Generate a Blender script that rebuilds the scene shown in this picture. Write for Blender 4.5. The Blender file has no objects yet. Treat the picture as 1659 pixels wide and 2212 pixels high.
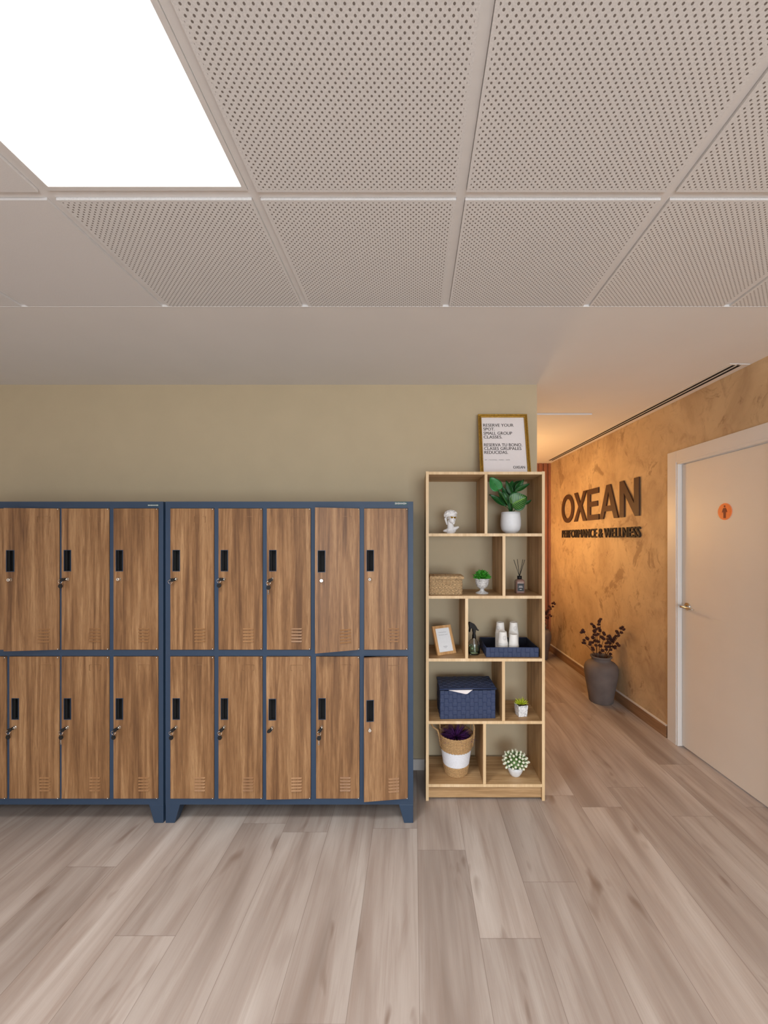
import bpy, bmesh, math, random
from mathutils import Vector, Matrix
random.seed(7)
C = bpy.context.scene.collection
PI = math.pi

# ------------------------------------------------------------------ camera, world, exposure, lights
F, CX, CY, EYE = 850.0, 893.0, 1163.0, 1.5          # focal length and principal point in pixels of the 1659x2212 frame
scn = bpy.context.scene
cd = bpy.data.cameras.new('camera')
cd.sensor_fit = 'HORIZONTAL'; cd.sensor_width = 36.0
cd.lens = F / 1659 * 36.0
cd.shift_x = (829.5 - CX) / 1659
cd.shift_y = (CY - 1106) / 1659
cd.clip_start = 0.02
cam = bpy.data.objects.new('camera', cd); C.objects.link(cam)
cam.location = (0, 0, EYE); cam.rotation_euler = (PI / 2, 0, 0)
scn.camera = cam
vs = scn.view_settings
vs.view_transform = 'Standard'; vs.look = 'None'; vs.gamma = 1.0; vs.use_curve_mapping = False
vs.exposure = 0.0
scn.cycles.use_denoising = True
scn.cycles.max_bounces = 8
scn.cycles.diffuse_bounces = 5
scn.cycles.sample_clamp_indirect = 6.0

world = bpy.data.worlds.new('world'); scn.world = world; world.use_nodes = True
bg = world.node_tree.nodes['Background']
bg.inputs['Color'].default_value = (0.80, 0.90, 1.0, 1); bg.inputs['Strength'].default_value = 3.0

PANEL = 2.6            # emission of the ceiling light panels
WINDOW = 105.0          # daylight through the window wall behind the camera
LAMP = 36.0            # warm wall lamp in the corridor

def area(name, loc, rot, sx, sy, power, color):
    l = bpy.data.lights.new(name, 'AREA'); l.shape = 'RECTANGLE'; l.size = sx; l.size_y = sy
    l.energy = power; l.color = color
    o = bpy.data.objects.new(name, l); C.objects.link(o); o.location = loc; o.rotation_euler = rot
    return o
# daylight entering by the large window behind the camera
area('window_daylight', (0.9, -3.35, 1.15), (PI / 2, 0, 0), 2.4, 1.9, WINDOW, (0.84, 0.92, 1.0))

PANEL_W = 17.0         # each panel's downward beam

def srgb(r, g, b):
    f = lambda c: (c / 255 / 12.92) if c <= 10.3 else ((c / 255 + 0.055) / 1.055) ** 2.4
    return (f(r), f(g), f(b), 1.0)

# ------------------------------------------------------------------ node helpers
class Mat:
    def __init__(self, name, rough=0.6, metal=0.0, color=None):
        self.m = bpy.data.materials.new(name); self.m.use_nodes = True
        self.nt = self.m.node_tree; self.b = self.nt.nodes['Principled BSDF']
        self.b.inputs['Roughness'].default_value = rough
        self.b.inputs['Metallic'].default_value = metal
        if color: self.b.inputs['Base Color'].default_value = color
    def n(self, t, **kw):
        x = self.nt.nodes.new(t)
        for k, v in kw.items(): setattr(x, k, v)
        return x
    def put(self, sock, v):
        if hasattr(v, 'is_linked') or isinstance(v, bpy.types.NodeSocket): self.nt.links.new(v, sock)
        elif v is not None: sock.default_value = v
    def coord(self, kind='Object'):
        return self.n('ShaderNodeTexCoord').outputs[kind]
    def math(self, op, a, b=None, c=None):
        x = self.n('ShaderNodeMath', operation=op)
        self.put(x.inputs[0], a)
        if b is not None: self.put(x.inputs[1], b)
        if c is not None: self.put(x.inputs[2], c)
        return x.outputs[0]
    def xyz(self, v):
        x = self.n('ShaderNodeSeparateXYZ'); self.put(x.inputs[0], v); return x.outputs
    def comb(self, a, b, c):
        x = self.n('ShaderNodeCombineXYZ')
        for i, v in enumerate((a, b, c)): self.put(x.inputs[i], v)
        return x.outputs[0]
    def vmul(self, v, s):
        x = self.n('ShaderNodeVectorMath', operation='MULTIPLY'); self.put(x.inputs[0], v); self.put(x.inputs[1], s); return x.outputs[0]
    def vadd(self, v, s):
        x = self.n('ShaderNodeVectorMath', operation='ADD'); self.put(x.inputs[0], v); self.put(x.inputs[1], s); return x.outputs[0]
    def noise(self, v, scale, detail=4, rough=0.5, dist=0.0, out=0):
        x = self.n('ShaderNodeTexNoise'); self.put(x.inputs['Vector'], v)
        x.inputs['Scale'].default_value = scale; x.inputs['Detail'].default_value = detail
        x.inputs['Roughness'].default_value = rough; x.inputs['Distortion'].default_value = dist
        return x.outputs[out]
    def white(self, v):
        x = self.n('ShaderNodeTexWhiteNoise', noise_dimensions='3D'); self.put(x.inputs['Vector'], v); return x.outputs[0]
    def ramp(self, f, stops, interp='LINEAR'):
        x = self.n('ShaderNodeValToRGB'); x.color_ramp.interpolation = interp
        e = x.color_ramp.elements
        while len(e) > 1: e.remove(e[-1])
        e[0].position, e[0].color = stops[0][0], stops[0][1]
        for p, c in stops[1:]:
            q = e.new(p); q.color = c
        self.put(x.inputs[0], f); return x.outputs[0]
    def range(self, f, a, b, c=0.0, d=1.0):
        x = self.n('ShaderNodeMapRange'); self.put(x.inputs[0], f)
        for i, v in enumerate((a, b, c, d)): x.inputs[i + 1].default_value = v
        return x.outputs[0]
    def mix(self, f, a, b, mode='MIX'):
        x = self.n('ShaderNodeMix', data_type='RGBA', blend_type=mode)
        self.put(x.inputs[0], f); self.put(x.inputs[6], a); self.put(x.inputs[7], b); return x.outputs[2]
    def bump(self, h, strength=0.3, dist=0.002):
        x = self.n('ShaderNodeBump'); x.inputs['Strength'].default_value = strength; x.inputs['Distance'].default_value = dist
        self.put(x.inputs['Height'], h); self.nt.links.new(x.outputs[0], self.b.inputs['Normal'])
    def base(self, v): self.put(self.b.inputs['Base Color'], v)

def g(v): return (v, v, v, 1)
def plain(name, col, rough=0.6, metal=0.0, var=0.06, scale=40, bump=0.0, bd=0.001):
    """a plain coloured surface with slight procedural variation"""
    M = Mat(name, rough, metal)
    f = M.noise(M.coord(), scale, 3)
    c0 = tuple(max(0, x * (1 - var)) for x in col[:3]) + (1,)
    c1 = tuple(min(1, x * (1 + var)) for x in col[:3]) + (1,)
    M.base(M.ramp(f, [(0.3, c0), (0.7, c1)]))
    if bump: M.bump(f, bump, bd)
    return M.m

# ------------------------------------------------------------------ materials
def mat_floor():
    M = Mat('oak_plank_floor', 0.42)
    co = M.coord(); x, y, z = M.xyz(co)
    px = M.math('DIVIDE', M.math('SUBTRACT', x, 0.02), 0.2295)
    idx = M.math('FLOOR', px); fx = M.math('SUBTRACT', px, idx)
    off = M.math('MULTIPLY', M.white(M.comb(idx, 3.3, 1.7)), 1.0)
    py = M.math('ADD', M.math('DIVIDE', y, 1.22), off)
    idy = M.math('FLOOR', py); fy = M.math('SUBTRACT', py, idy)
    pid = M.comb(idx, idy, 0.5)
    r1 = M.white(pid); r2 = M.white(M.vadd(pid, (7.1, 3.2, 9.0)))
    shift = M.comb(M.math('MULTIPLY', r1, 37.0), M.math('MULTIPLY', r2, 53.0), 0.0)
    p = M.vadd(co, shift)
    big = M.noise(M.vmul(p, (7.0, 0.9, 1)), 1.0, 3, 0.5, 0.6)
    streak = M.noise(M.vmul(p, (22.0, 1.1, 1)), 1.0, 6, 0.62, 1.2)
    fine = M.noise(M.vmul(p, (260.0, 7.0, 1)), 1.0, 4, 0.6, 0.2)
    knot = M.noise(M.vmul(p, (9.0, 2.6, 1)), 1.0, 2, 0.4, 0.8)
    c = M.ramp(big, [(0.28, srgb(146, 132, 123)), (0.5, srgb(174, 162, 154)), (0.72, srgb(194, 185, 178))])
    c = M.mix(M.range(streak, 0.48, 0.74, 0, 0.6), c, srgb(146, 127, 115))
    c = M.mix(M.range(fine, 0.45, 0.75, 0, 0.16), c, srgb(140, 118, 104))
    c = M.mix(M.range(knot, 0.66, 0.76, 0, 0.7), c, srgb(118, 96, 82))
    tone = M.range(r1, 0, 1, 0.90, 1.06)
    c = M.mix(1.0, c, M.comb(tone, tone, tone), 'MULTIPLY')
    ex = M.math('MULTIPLY', M.math('MINIMUM', fx, M.math('SUBTRACT', 1.0, fx)), 0.2295)
    ey = M.math('MULTIPLY', M.math('MINIMUM', fy, M.math('SUBTRACT', 1.0, fy)), 1.22)
    seam = M.math('LESS_THAN', M.math('MINIMUM', ex, ey), 0.0009)
    c = M.mix(M.math('MULTIPLY', seam, 0.55), c, srgb(90, 72, 60))
    M.base(c)
    M.put(M.b.inputs['Roughness'], M.range(streak, 0.3, 0.8, 0.36, 0.55))
    M.bump(M.math('SUBTRACT', fine, M.math('MULTIPLY', seam, 2.0)), 0.15, 0.001)
    return M.m

def mat_wood(name, cols, grain=1.0, rough=0.5, axis='Z', knots=0.0, objrand=True):
    """wood with the grain along one axis; every object gets its own piece of grain"""
    M = Mat(name, rough)
    co = M.coord()
    if objrand:
        r = M.n('ShaderNodeObjectInfo').outputs['Random']
        co = M.vadd(co, M.comb(M.math('MULTIPLY', r, 31.0), M.math('MULTIPLY', r, 17.0), M.math('MULTIPLY', r, 43.0)))
    s = {'Z': (1, 1, 0.045), 'X': (0.045, 1, 1), 'Y': (1, 0.045, 1)}[axis]
    p = M.vmul(co, tuple(v * grain for v in s))
    a = M.noise(p, 11.0, 3, 0.5, 1.6)
    b = M.noise(p, 48.0, 6, 0.65, 0.9)
    f = M.noise(p, 330.0, 3, 0.6, 0.0)
    c = M.ramp(M.math('ADD', M.math('MULTIPLY', a, 0.55), M.math('MULTIPLY', b, 0.45)),
               [(0.36, cols[0]), (0.5, cols[1]), (0.64, cols[2])])
    c = M.mix(M.range(f, 0.42, 0.68, 0, 0.42), c, cols[0])
    M.base(c); M.bump(f, 0.12, 0.0006)
    return M.m

def mat_stucco():
    M = Mat('ochre_trowelled_plaster', 0.62)
    co = M.coord()
    a = M.noise(co, 2.3, 5, 0.6, 0.7)
    b = M.noise(M.vmul(co, (1, 1, 0.7)), 9.0, 8, 0.68, 1.3)
    pch = M.noise(M.vmul(co, (1, 1, 0.75)), 4.5, 9, 0.72, 0.9)
    c = M.ramp(a, [(0.3, srgb(178, 151, 118)), (0.5, srgb(200, 173, 136)), (0.7, srgb(213, 188, 150))])
    c = M.mix(M.range(b, 0.50, 0.70, 0, 0.55), c, srgb(158, 128, 102))
    c = M.mix(M.range(pch, 0.56, 0.62, 0, 0.6), c, srgb(138, 108, 80))
    M.base(c); M.bump(M.math('ADD', b, pch), 0.28, 0.004)
    return M.m

def mat_perf():
    M = Mat('perforated_acoustic_tile', 0.85)
    co = M.coord(); x, y, z = M.xyz(co)
    P = 0.0121
    u = M.math('DIVIDE', M.math('ADD', x, y), P * 1.41421356)
    v = M.math('DIVIDE', M.math('SUBTRACT', x, y), P * 1.41421356)
    fu = M.math('SUBTRACT', M.math('FRACT', u), 0.5); fv = M.math('SUBTRACT', M.math('FRACT', v), 0.5)
    d = M.math('SQRT', M.math('ADD', M.math('MULTIPLY', fu, fu), M.math('MULTIPLY', fv, fv)))
    hole = M.range(d, 0.235, 0.19)
    gx = M.math('FRACT', M.math('DIVIDE', M.math('ADD', x, 60.5 - 0.14), 0.605))
    gy = M.math('FRACT', M.math('DIVIDE', M.math('ADD', y, 60.5 - 1.15), 0.605))
    ex = M.math('MINIMUM', gx, M.math('SUBTRACT', 1.0, gx)); ey = M.math('MINIMUM', gy, M.math('SUBTRACT', 1.0, gy))
    inside = M.math('GREATER_THAN', M.math('MINIMUM', ex, ey), 0.036)
    hole = M.math('MULTIPLY', hole, inside)
    nz = M.noise(co, 260, 3)
    c = M.ramp(nz, [(0.3, srgb(214, 213, 212)), (0.7, srgb(230, 229, 228))])
    c = M.mix(M.math('MULTIPLY', hole, 0.86), c, srgb(96, 84, 74))
    M.base(c); M.bump(M.math('SUBTRACT', M.math('MULTIPLY', nz, 0.4), hole), 0.4, 0.0015)
    return M.m

def mat_glass(name, col, rough=0.02, ior=1.45, trans=1.0):
    M = Mat(name, rough, 0.0, col)
    M.b.inputs['Transmission Weight'].default_value = trans; M.b.inputs['IOR'].default_value = ior
    n = M.noise(M.coord(), 30, 2); M.bump(n, 0.02, 0.0005)
    return M.m

def emit(name, col, s):
    M = Mat(name, 0.6, 0, (0.9, 0.9, 0.9, 1))
    f = M.noise(M.coord(), 3.0, 2)
    M.put(M.b.inputs['Emission Color'], M.ramp(f, [(0.3, col), (0.7, tuple(min(1, c * 1.02) for c in col[:3]) + (1,))]))
    M.b.inputs['Emission Strength'].default_value = s
    return M.m

def mat_leaf(name, dark, light, vein):
    """UV.x along the leaf, UV.y across it (0.5 is the midrib)"""
    M = Mat(name, 0.38)
    u, v, _ = M.xyz(M.coord('UV'))
    av = M.math('ABSOLUTE', M.math('SUBTRACT', v, 0.5))
    t = M.math('MULTIPLY', M.math('SUBTRACT', u, M.math('MULTIPLY', av, 0.55)), 9.0)
    fr = M.math('ABSOLUTE', M.math('SUBTRACT', M.math('FRACT', t), 0.5))
    vein_f = M.math('MAXIMUM', M.range(fr, 0.16, 0.04, 0, 1), M.range(av, 0.045, 0.015, 0, 1))
    vein_f = M.math('MULTIPLY', vein_f, M.range(av, 0.47, 0.34, 0, 1))
    nz = M.noise(M.coord(), 60, 3)
    c = M.ramp(nz, [(0.3, dark), (0.7, light)])
    c = M.mix(M.math('MULTIPLY', vein_f, vein), c, srgb(128, 172, 66) if vein > 0.6 else srgb(80, 150, 85))
    M.base(c); M.bump(fr, 0.15, 0.001)
    return M.m

MT = {}
MT['floor'] = mat_floor()
MT['locker_wood'] = mat_wood('walnut_laminate', (srgb(98, 66, 38), srgb(142, 103, 66), srgb(176, 137, 96)), 1.5, 0.5)
MT['locker_gloss'] = mat_wood('walnut_laminate_pressed', (srgb(132, 94, 60), srgb(148, 109, 72), srgb(164, 125, 86)), 0.4, 0.25)
MT['oak'] = mat_wood('oak_laminate', (srgb(140, 105, 66), srgb(178, 141, 97), srgb(206, 171, 126)), 1.2, 0.5, 'Z')
MT['oak_x'] = mat_wood('oak_laminate_horizontal', (srgb(150, 116, 76), srgb(188, 152, 108), srgb(214, 182, 138)), 1.2, 0.5, 'X')
MT['oak_edge'] = mat_wood('pale_oak_edge_band', (srgb(206, 172, 128), srgb(224, 194, 150), srgb(238, 212, 174)), 0.6, 0.5, 'Z')
MT['frame_oak'] = mat_wood('light_oak_frame', (srgb(176, 128, 78), srgb(205, 160, 108), srgb(224, 184, 134)), 1.5, 0.5, 'Z')
MT['slat_wood'] = mat_wood('reddish_wood_slats', (srgb(120, 66, 36), srgb(150, 88, 50), srgb(170, 106, 64)), 1.0, 0.5)
MT['navy'] = plain('navy_powder_coat', srgb(42, 62, 86), 0.5, 0.0, 0.05, 500, 0.15, 0.0004)
MT['olive'] = plain('olive_wall_paint', srgb(192, 176, 146), 0.8, 0, 0.02, 8, 0.0)
MT['white_paint'] = plain('white_wall_paint', srgb(214, 204, 197), 0.8, 0, 0.015, 5)
MT['ceil'] = plain('plasterboard_paint', srgb(226, 223, 220), 0.85, 0, 0.012, 4)
MT['tile_plain'] = plain('plain_ceiling_tile', srgb(220, 218, 217), 0.85, 0, 0.02, 260, 0.2, 0.001)
MT['grid'] = plain('ceiling_grid_metal', srgb(224, 222, 220), 0.5, 0.0, 0.02, 30)
MT['perf'] = mat_perf()
MT['stucco'] = mat_stucco()
MT['door_white'] = plain('door_lacquer', srgb(232, 224, 214), 0.45, 0, 0.012, 6)
MT['frame_white'] = plain('door_frame_lacquer', srgb(226, 222, 218), 0.4, 0, 0.01, 6)
MT['base_wood'] = mat_wood('skirting_wood', (srgb(130, 98, 70), srgb(158, 122, 90), srgb(178, 142, 108)), 1.0, 0.5, 'Y')
MT['base_white'] = plain('white_skirting', srgb(225, 218, 210), 0.5, 0, 0.01, 6)
MT['diffuser'] = emit('light_panel_diffuser', (1.0, 0.975, 0.955, 1), PANEL)
MT['black'] = plain('black_plastic', srgb(10, 10, 12), 0.6, 0, 0.1, 60)
MT['void'] = plain('dark_slot', srgb(8, 8, 10), 0.9, 0, 0.1, 60)
MT['chrome'] = plain('chrome', srgb(225, 222, 215), 0.18, 1.0, 0.03, 60)
MT['gold'] = plain('antique_gold', srgb(176, 138, 58), 0.35, 0.75, 0.25, 90, 0.2, 0.001)
MT['gold_bright'] = plain('gold_lacquer', srgb(205, 170, 40), 0.2, 0.9, 0.05, 60)
MT['paper'] = plain('white_paper', srgb(236, 230, 230), 0.8, 0, 0.01, 60)
MT['ink'] = plain('grey_ink', srgb(60, 54, 52), 0.8, 0, 0.02, 60)
MT['ink_light'] = plain('pale_grey_ink', srgb(130, 132, 140), 0.8, 0, 0.02, 60)
MT['white_cer'] = plain('white_matt_ceramic', srgb(232, 236, 240), 0.5, 0, 0.02, 60, 0.1, 0.001)
MT['plaster'] = plain('white_cast_plaster', srgb(240, 240, 240), 0.55, 0, 0.02, 60)
MT['cup'] = plain('white_cup_paper', srgb(240, 238, 234), 0.6, 0, 0.01, 60)
MT['soil'] = plain('dark_soil', srgb(46, 34, 26), 0.95, 0, 0.4, 200, 0.6, 0.003)
MT['stem'] = plain('green_stem', srgb(62, 120, 48), 0.45, 0, 0.2, 60)
MT['leaf_round'] = mat_leaf('round_leaf', srgb(30, 112, 54), srgb(48, 140, 72), 0.55)
MT['leaf_dark'] = mat_leaf('dark_leaf', srgb(16, 66, 28), srgb(34, 94, 38), 0.35)
MT['leaf_var'] = mat_leaf('striped_leaf', srgb(16, 70, 30), srgb(30, 96, 42), 0.95)
MT['bush'] = plain('bright_green_foliage', srgb(62, 150, 40), 0.5, 0, 0.5, 120)
MT['bush2'] = plain('soft_green_foliage', srgb(110, 150, 84), 0.5, 0, 0.4, 120)
MT['bud'] = plain('cream_white_bud', srgb(232, 234, 214), 0.6, 0, 0.08, 120)
MT['succulent'] = plain('lime_succulent', srgb(176, 190, 40), 0.45, 0, 0.25, 120)
MT['purple'] = plain('purple_grass', srgb(88, 40, 106), 0.5, 0, 0.5, 90)
MT['twig'] = plain('dried_twig', srgb(84, 46, 24), 0.8, 0, 0.3, 90)
MT['berry'] = plain('dried_brown_pod', srgb(62, 28, 22), 0.8, 0, 0.35, 140, 0.5, 0.003)
MT['vase'] = plain('grey_brown_stoneware', srgb(108, 98, 94), 0.75, 0, 0.16, 9, 0.3, 0.003)
MT['seagrass'] = plain('woven_seagrass', srgb(188, 158, 118), 0.85, 0, 0.42, 210, 0.9, 0.004)
MT['rope'] = plain('natural_rope', srgb(186, 150, 104), 0.85, 0, 0.35, 230, 0.9, 0.003)
MT['rope_white'] = plain('white_cotton_rope', srgb(232, 234, 240), 0.85, 0, 0.05, 160, 0.5, 0.002)
MT['strap'] = plain('navy_woven_strap', srgb(44, 58, 92), 0.6, 0, 0.16, 300, 0.5, 0.001)
MT['strap_in'] = plain('dark_navy_lining', srgb(18, 22, 40), 0.8, 0, 0.2, 120)
MT['letter'] = plain('brown_metal_letters', srgb(74, 46, 26), 0.6, 0.0, 0.05, 60)
MT['letter_dark'] = plain('dark_brown_letters', srgb(36, 24, 18), 0.7, 0.0, 0.05, 60)
MT['orange'] = plain('orange_acrylic', srgb(236, 110, 28), 0.35, 0, 0.03, 60)
MT['orange_rim'] = plain('pale_orange_edge', srgb(246, 150, 110), 0.35, 0, 0.03, 60)
MT['maroon'] = plain('dark_red_print', srgb(124, 24, 12), 0.5, 0, 0.05, 60)
MT['brown_glass'] = plain('smoky_pink_glass', srgb(134, 104, 94), 0.12, 0, 0.04, 60)
MT['label_black'] = plain('black_label', srgb(22, 22, 26), 0.5, 0, 0.05, 60)
MT['glass'] = mat_glass('clear_glass', (1, 1, 1, 1))
MT['pane'] = mat_glass('photo_glass', (1, 1, 1, 1), 0.02, 1.05)
MT['liquid'] = mat_glass('green_liquid', srgb(215, 252, 212), 0.05, 1.34, 0.95)
MT['lamp_glass'] = emit('warm_lamp_glass', (1.0, 0.60, 0.25, 1), LAMP)
def mat_marble(name, base, vein):
    M = Mat(name, 0.35)
    w = M.noise(M.coord(), 26, 5, 0.6, 1.8)
    f = M.math('ABSOLUTE', M.math('SUBTRACT', w, 0.5))
    M.base(M.ramp(f, [(0.0, vein), (0.03, base), (1.0, base)])); return M.m
MT['marble'] = mat_marble('grey_veined_marble', srgb(214, 214, 214), srgb(130, 128, 126))
MT['marble2'] = mat_marble('white_veined_marble', srgb(236, 238, 240), srgb(70, 84, 110))

# ------------------------------------------------------------------ mesh helpers
class MB:
    def __init__(self):
        self.bm = bmesh.new(); self.mi = 0; self.uv = self.bm.loops.layers.uv.new('UVMap')
    def _fin(self, verts, faces, M=None):
        if M is not None:
            for v in verts: v.co = M @ v.co
        for f in faces: f.material_index = self.mi
    def poly(self, pts, faces, M=None, smooth=False):
        vs = [self.bm.verts.new(p) for p in pts]; out = []
        for f in faces:
            try: q = self.bm.faces.new([vs[i] for i in f]); q.smooth = smooth; out.append(q)
            except ValueError: pass
        self._fin(vs, out, M); return vs, out
    def box(self, x0, x1, y0, y1, z0, z1, M=None):
        p = [(x0, y0, z0), (x1, y0, z0), (x1, y1, z0), (x0, y1, z0), (x0, y0, z1), (x1, y0, z1), (x1, y1, z1), (x0, y1, z1)]
        return self.poly(p, [(0, 3, 2, 1), (4, 5, 6, 7), (0, 1, 5, 4), (1, 2, 6, 5), (2, 3, 7, 6), (3, 0, 4, 7)], M)
    def frustum(self, a, b, za, zb, M=None):
        """a, b: (x0, x1, y0, y1) rectangles at heights za, zb"""
        p = [(a[0], a[2], za), (a[1], a[2], za), (a[1], a[3], za), (a[0], a[3], za),
             (b[0], b[2], zb), (b[1], b[2], zb), (b[1], b[3], zb), (b[0], b[3], zb)]
        return self.poly(p, [(0, 3, 2, 1), (4, 5, 6, 7), (0, 1, 5, 4), (1, 2, 6, 5), (2, 3, 7, 6), (3, 0, 4, 7)], M)
    def prism(self, outline, d0, d1, M=None, holes=False):
        """outline in local XY, extruded along local Z from d0 to d1"""
        n = len(outline)
        p = [(x, y, d0) for x, y in outline] + [(x, y, d1) for x, y in outline]
        fs = [tuple(range(n - 1, -1, -1)), tuple(range(n, 2 * n))] + [(i, (i + 1) % n, n + (i + 1) % n, n + i) for i in range(n)]
        return self.poly(p, fs, M)
    def lathe(self, prof, seg=32, M=None, cap0=True, cap1=True, smooth=True, wob=None):
        """prof: list of (r, z); revolved about Z"""
        pts = []; faces = []
        for k, (r, z) in enumerate(prof):
            for i in range(seg):
                a = 2 * PI * i / seg; rr = r * (wob(a, z) if wob else 1.0)
                pts.append((rr * math.cos(a), rr * math.sin(a), z))
        for k in range(len(prof) - 1):
            for i in range(seg):
                j = (i + 1) % seg
                faces.append((k * seg + i, k * seg + j, (k + 1) * seg + j, (k + 1) * seg + i))
        vs, out = self.poly(pts, faces, None, smooth)
        if cap0: 
            f = self.bm.faces.new([vs[i] for i in range(seg - 1, -1, -1)]); out.append(f)
        if cap1:
            o = (len(prof) - 1) * seg; f = self.bm.faces.new([vs[o + i] for i in range(seg)]); out.append(f)
        self._fin(vs, out, M); return vs, out
    def cyl(self, p0, p1, r0, r1=None, seg=16, smooth=True):
        p0, p1 = Vector(p0), Vector(p1); d = p1 - p0
        if d.length < 1e-9: return
        M = Matrix.Translation(p0) @ d.to_track_quat('Z', 'Y').to_matrix().to_4x4()
        return self.lathe([(r0, 0), (r0 if r1 is None else r1, d.length)], seg, M, smooth=smooth)
    def tube(self, path, r, seg=8, closed=False, smooth=True):
        path = [Vector(p) for p in path]; n = len(path)
        rr = r if isinstance(r, (list, tuple)) else [r] * n
        rings = []; up = Vector((0, 0, 1)); N = None
        for i, p in enumerate(path):
            if closed: t = path[(i + 1) % n] - path[i - 1]
            else: t = path[min(i + 1, n - 1)] - path[max(i - 1, 0)]
            t.normalize()
            if N is None:
                N = t.cross(up) if abs(t.dot(up)) < 0.95 else t.cross(Vector((1, 0, 0)))
            N = (N - t * N.dot(t))
            if N.length < 1e-6: N = t.orthogonal()
            N.normalize(); B = t.cross(N)
            rings.append([self.bm.verts.new(p + (N * math.cos(2 * PI * k / seg) + B * math.sin(2 * PI * k / seg)) * rr[i]) for k in range(seg)])
        fs = []
        for i in range(n if closed else n - 1):
            a, b = rings[i], rings[(i + 1) % n]
            for k in range(seg):
                try: f = self.bm.faces.new((a[k], a[(k + 1) % seg], b[(k + 1) % seg], b[k])); f.smooth = smooth; fs.append(f)
                except ValueError: pass
        if not closed:
            fs.append(self.bm.faces.new(rings[0][::-1])); fs.append(self.bm.faces.new(rings[-1]))
        self._fin([], fs)
    def ball(self, c, r, sub=2, scale=(1, 1, 1), R=None, smooth=True):
        M = Matrix.Translation(Vector(c)) @ (R if R is not None else Matrix()) @ Matrix.Diagonal((r * scale[0], r * scale[1], r * scale[2], 1))
        d = bmesh.ops.create_icosphere(self.bm, subdivisions=sub, radius=1.0, matrix=M)
        vs = set(d['verts']); fs = set(f for v in vs for f in v.link_faces)
        for f in fs: f.smooth = smooth; f.material_index = self.mi
    def xform(self, M):
        for v in self.bm.verts: v.co = M @ v.co
    def build(self, name, mats, parent=None, loc=(0, 0, 0), rot=(0, 0, 0), bevel=0.0, recalc=True, mods=()):
        if recalc: bmesh.ops.recalc_face_normals(self.bm, faces=self.bm.faces)
        me = bpy.data.meshes.new(name); self.bm.to_mesh(me); self.bm.free()
        for m in (mats if isinstance(mats, (list, tuple)) else [mats]):
            me.materials.append(MT[m] if isinstance(m, str) else m)
        o = bpy.data.objects.new(name, me); C.objects.link(o)
        o.location = loc; o.rotation_euler = rot
        if parent: o.parent = parent
        if bevel:
            b = o.modifiers.new('bevel', 'BEVEL'); b.width = bevel; b.segments = 2; b.limit_method = 'ANGLE'; b.angle_limit = math.radians(40)
        return o

def tag(o, label, cat, group=None):
    o['label'] = label; o['category'] = cat
    if group: o['group'] = group
    return o
def thing(name, label, cat, loc=(0, 0, 0), rot=(0, 0, 0), group=None):
    o = bpy.data.objects.new(name, None); C.objects.link(o)
    o.empty_display_size = 0.05; o.location = loc; o.rotation_euler = rot
    return tag(o, label, cat, group)
def struct(o):
    o['kind'] = 'structure'; return o
def dup(root, loc, rotz=None):
    r = root.copy(); C.objects.link(r); r.location = loc
    if rotz is not None: r.rotation_euler = (r.rotation_euler[0], r.rotation_euler[1], rotz)
    for ch in list(root.children):
        c = ch.copy(); C.objects.link(c); c.parent = r
        for gch in ch.children:
            d = gch.copy(); C.objects.link(d); d.parent = c
    return r
def text_mesh(s, width=None, height=None, extrude=0.0, bold=0.0, spacing=1.0, align='LEFT'):
    """lettering as mesh data in the XY plane; bounding box scaled to width x height, left-bottom at the origin"""
    cu = bpy.data.curves.new('lettering', 'FONT'); cu.body = s; cu.size = 1.0
    cu.offset = bold; cu.space_character = spacing; cu.extrude = 0.0; cu.resolution_u = 3
    ob = bpy.data.objects.new('lettering', cu); C.objects.link(ob)
    dg = bpy.context.evaluated_depsgraph_get(); dg.update()
    me = bpy.data.meshes.new_from_object(ob.evaluated_get(dg))
    bpy.data.objects.remove(ob); bpy.data.curves.remove(cu)
    bm = bmesh.new(); bm.from_mesh(me); bpy.data.meshes.remove(me)
    xs = [v.co.x for v in bm.verts]; ys = [v.co.y for v in bm.verts]
    x0, x1, y0, y1 = min(xs), max(xs), min(ys), max(ys)
    if width is None: width = height * (x1 - x0) / (y1 - y0)
    if height is None: height = width * (y1 - y0) / (x1 - x0)
    for v in bm.verts:
        v.co.x = (v.co.x - x0) * width / (x1 - x0); v.co.y = (v.co.y - y0) * height / (y1 - y0); v.co.z = 0
    bmesh.ops.remove_doubles(bm, verts=bm.verts, dist=1e-6)
    if extrude:
        r = bmesh.ops.extrude_face_region(bm, geom=list(bm.faces))
        for v in r['geom']:
            if isinstance(v, bmesh.types.BMVert): v.co.z += extrude
    return bm, width
def add_text(mb, s, M, **kw):
    bm, w = text_mesh(s, **kw)
    off = {}
    for v in bm.verts: off[v] = mb.bm.verts.new(M @ v.co)
    for f in bm.faces:
        try: q = mb.bm.faces.new([off[v] for v in f.verts]); q.material_index = mb.mi
        except ValueError: pass
    bm.free(); return w
UP = Matrix(((1, 0, 0, 0), (0, 0, -1, 0), (0, 1, 0, 0), (0, 0, 0, 1)))      # local XY -> world XZ, facing -Y
def X_(px, Y): return (px - CX) / F * Y
def Z_(py, Y): return EYE + (CY - py) / F * Y

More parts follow.
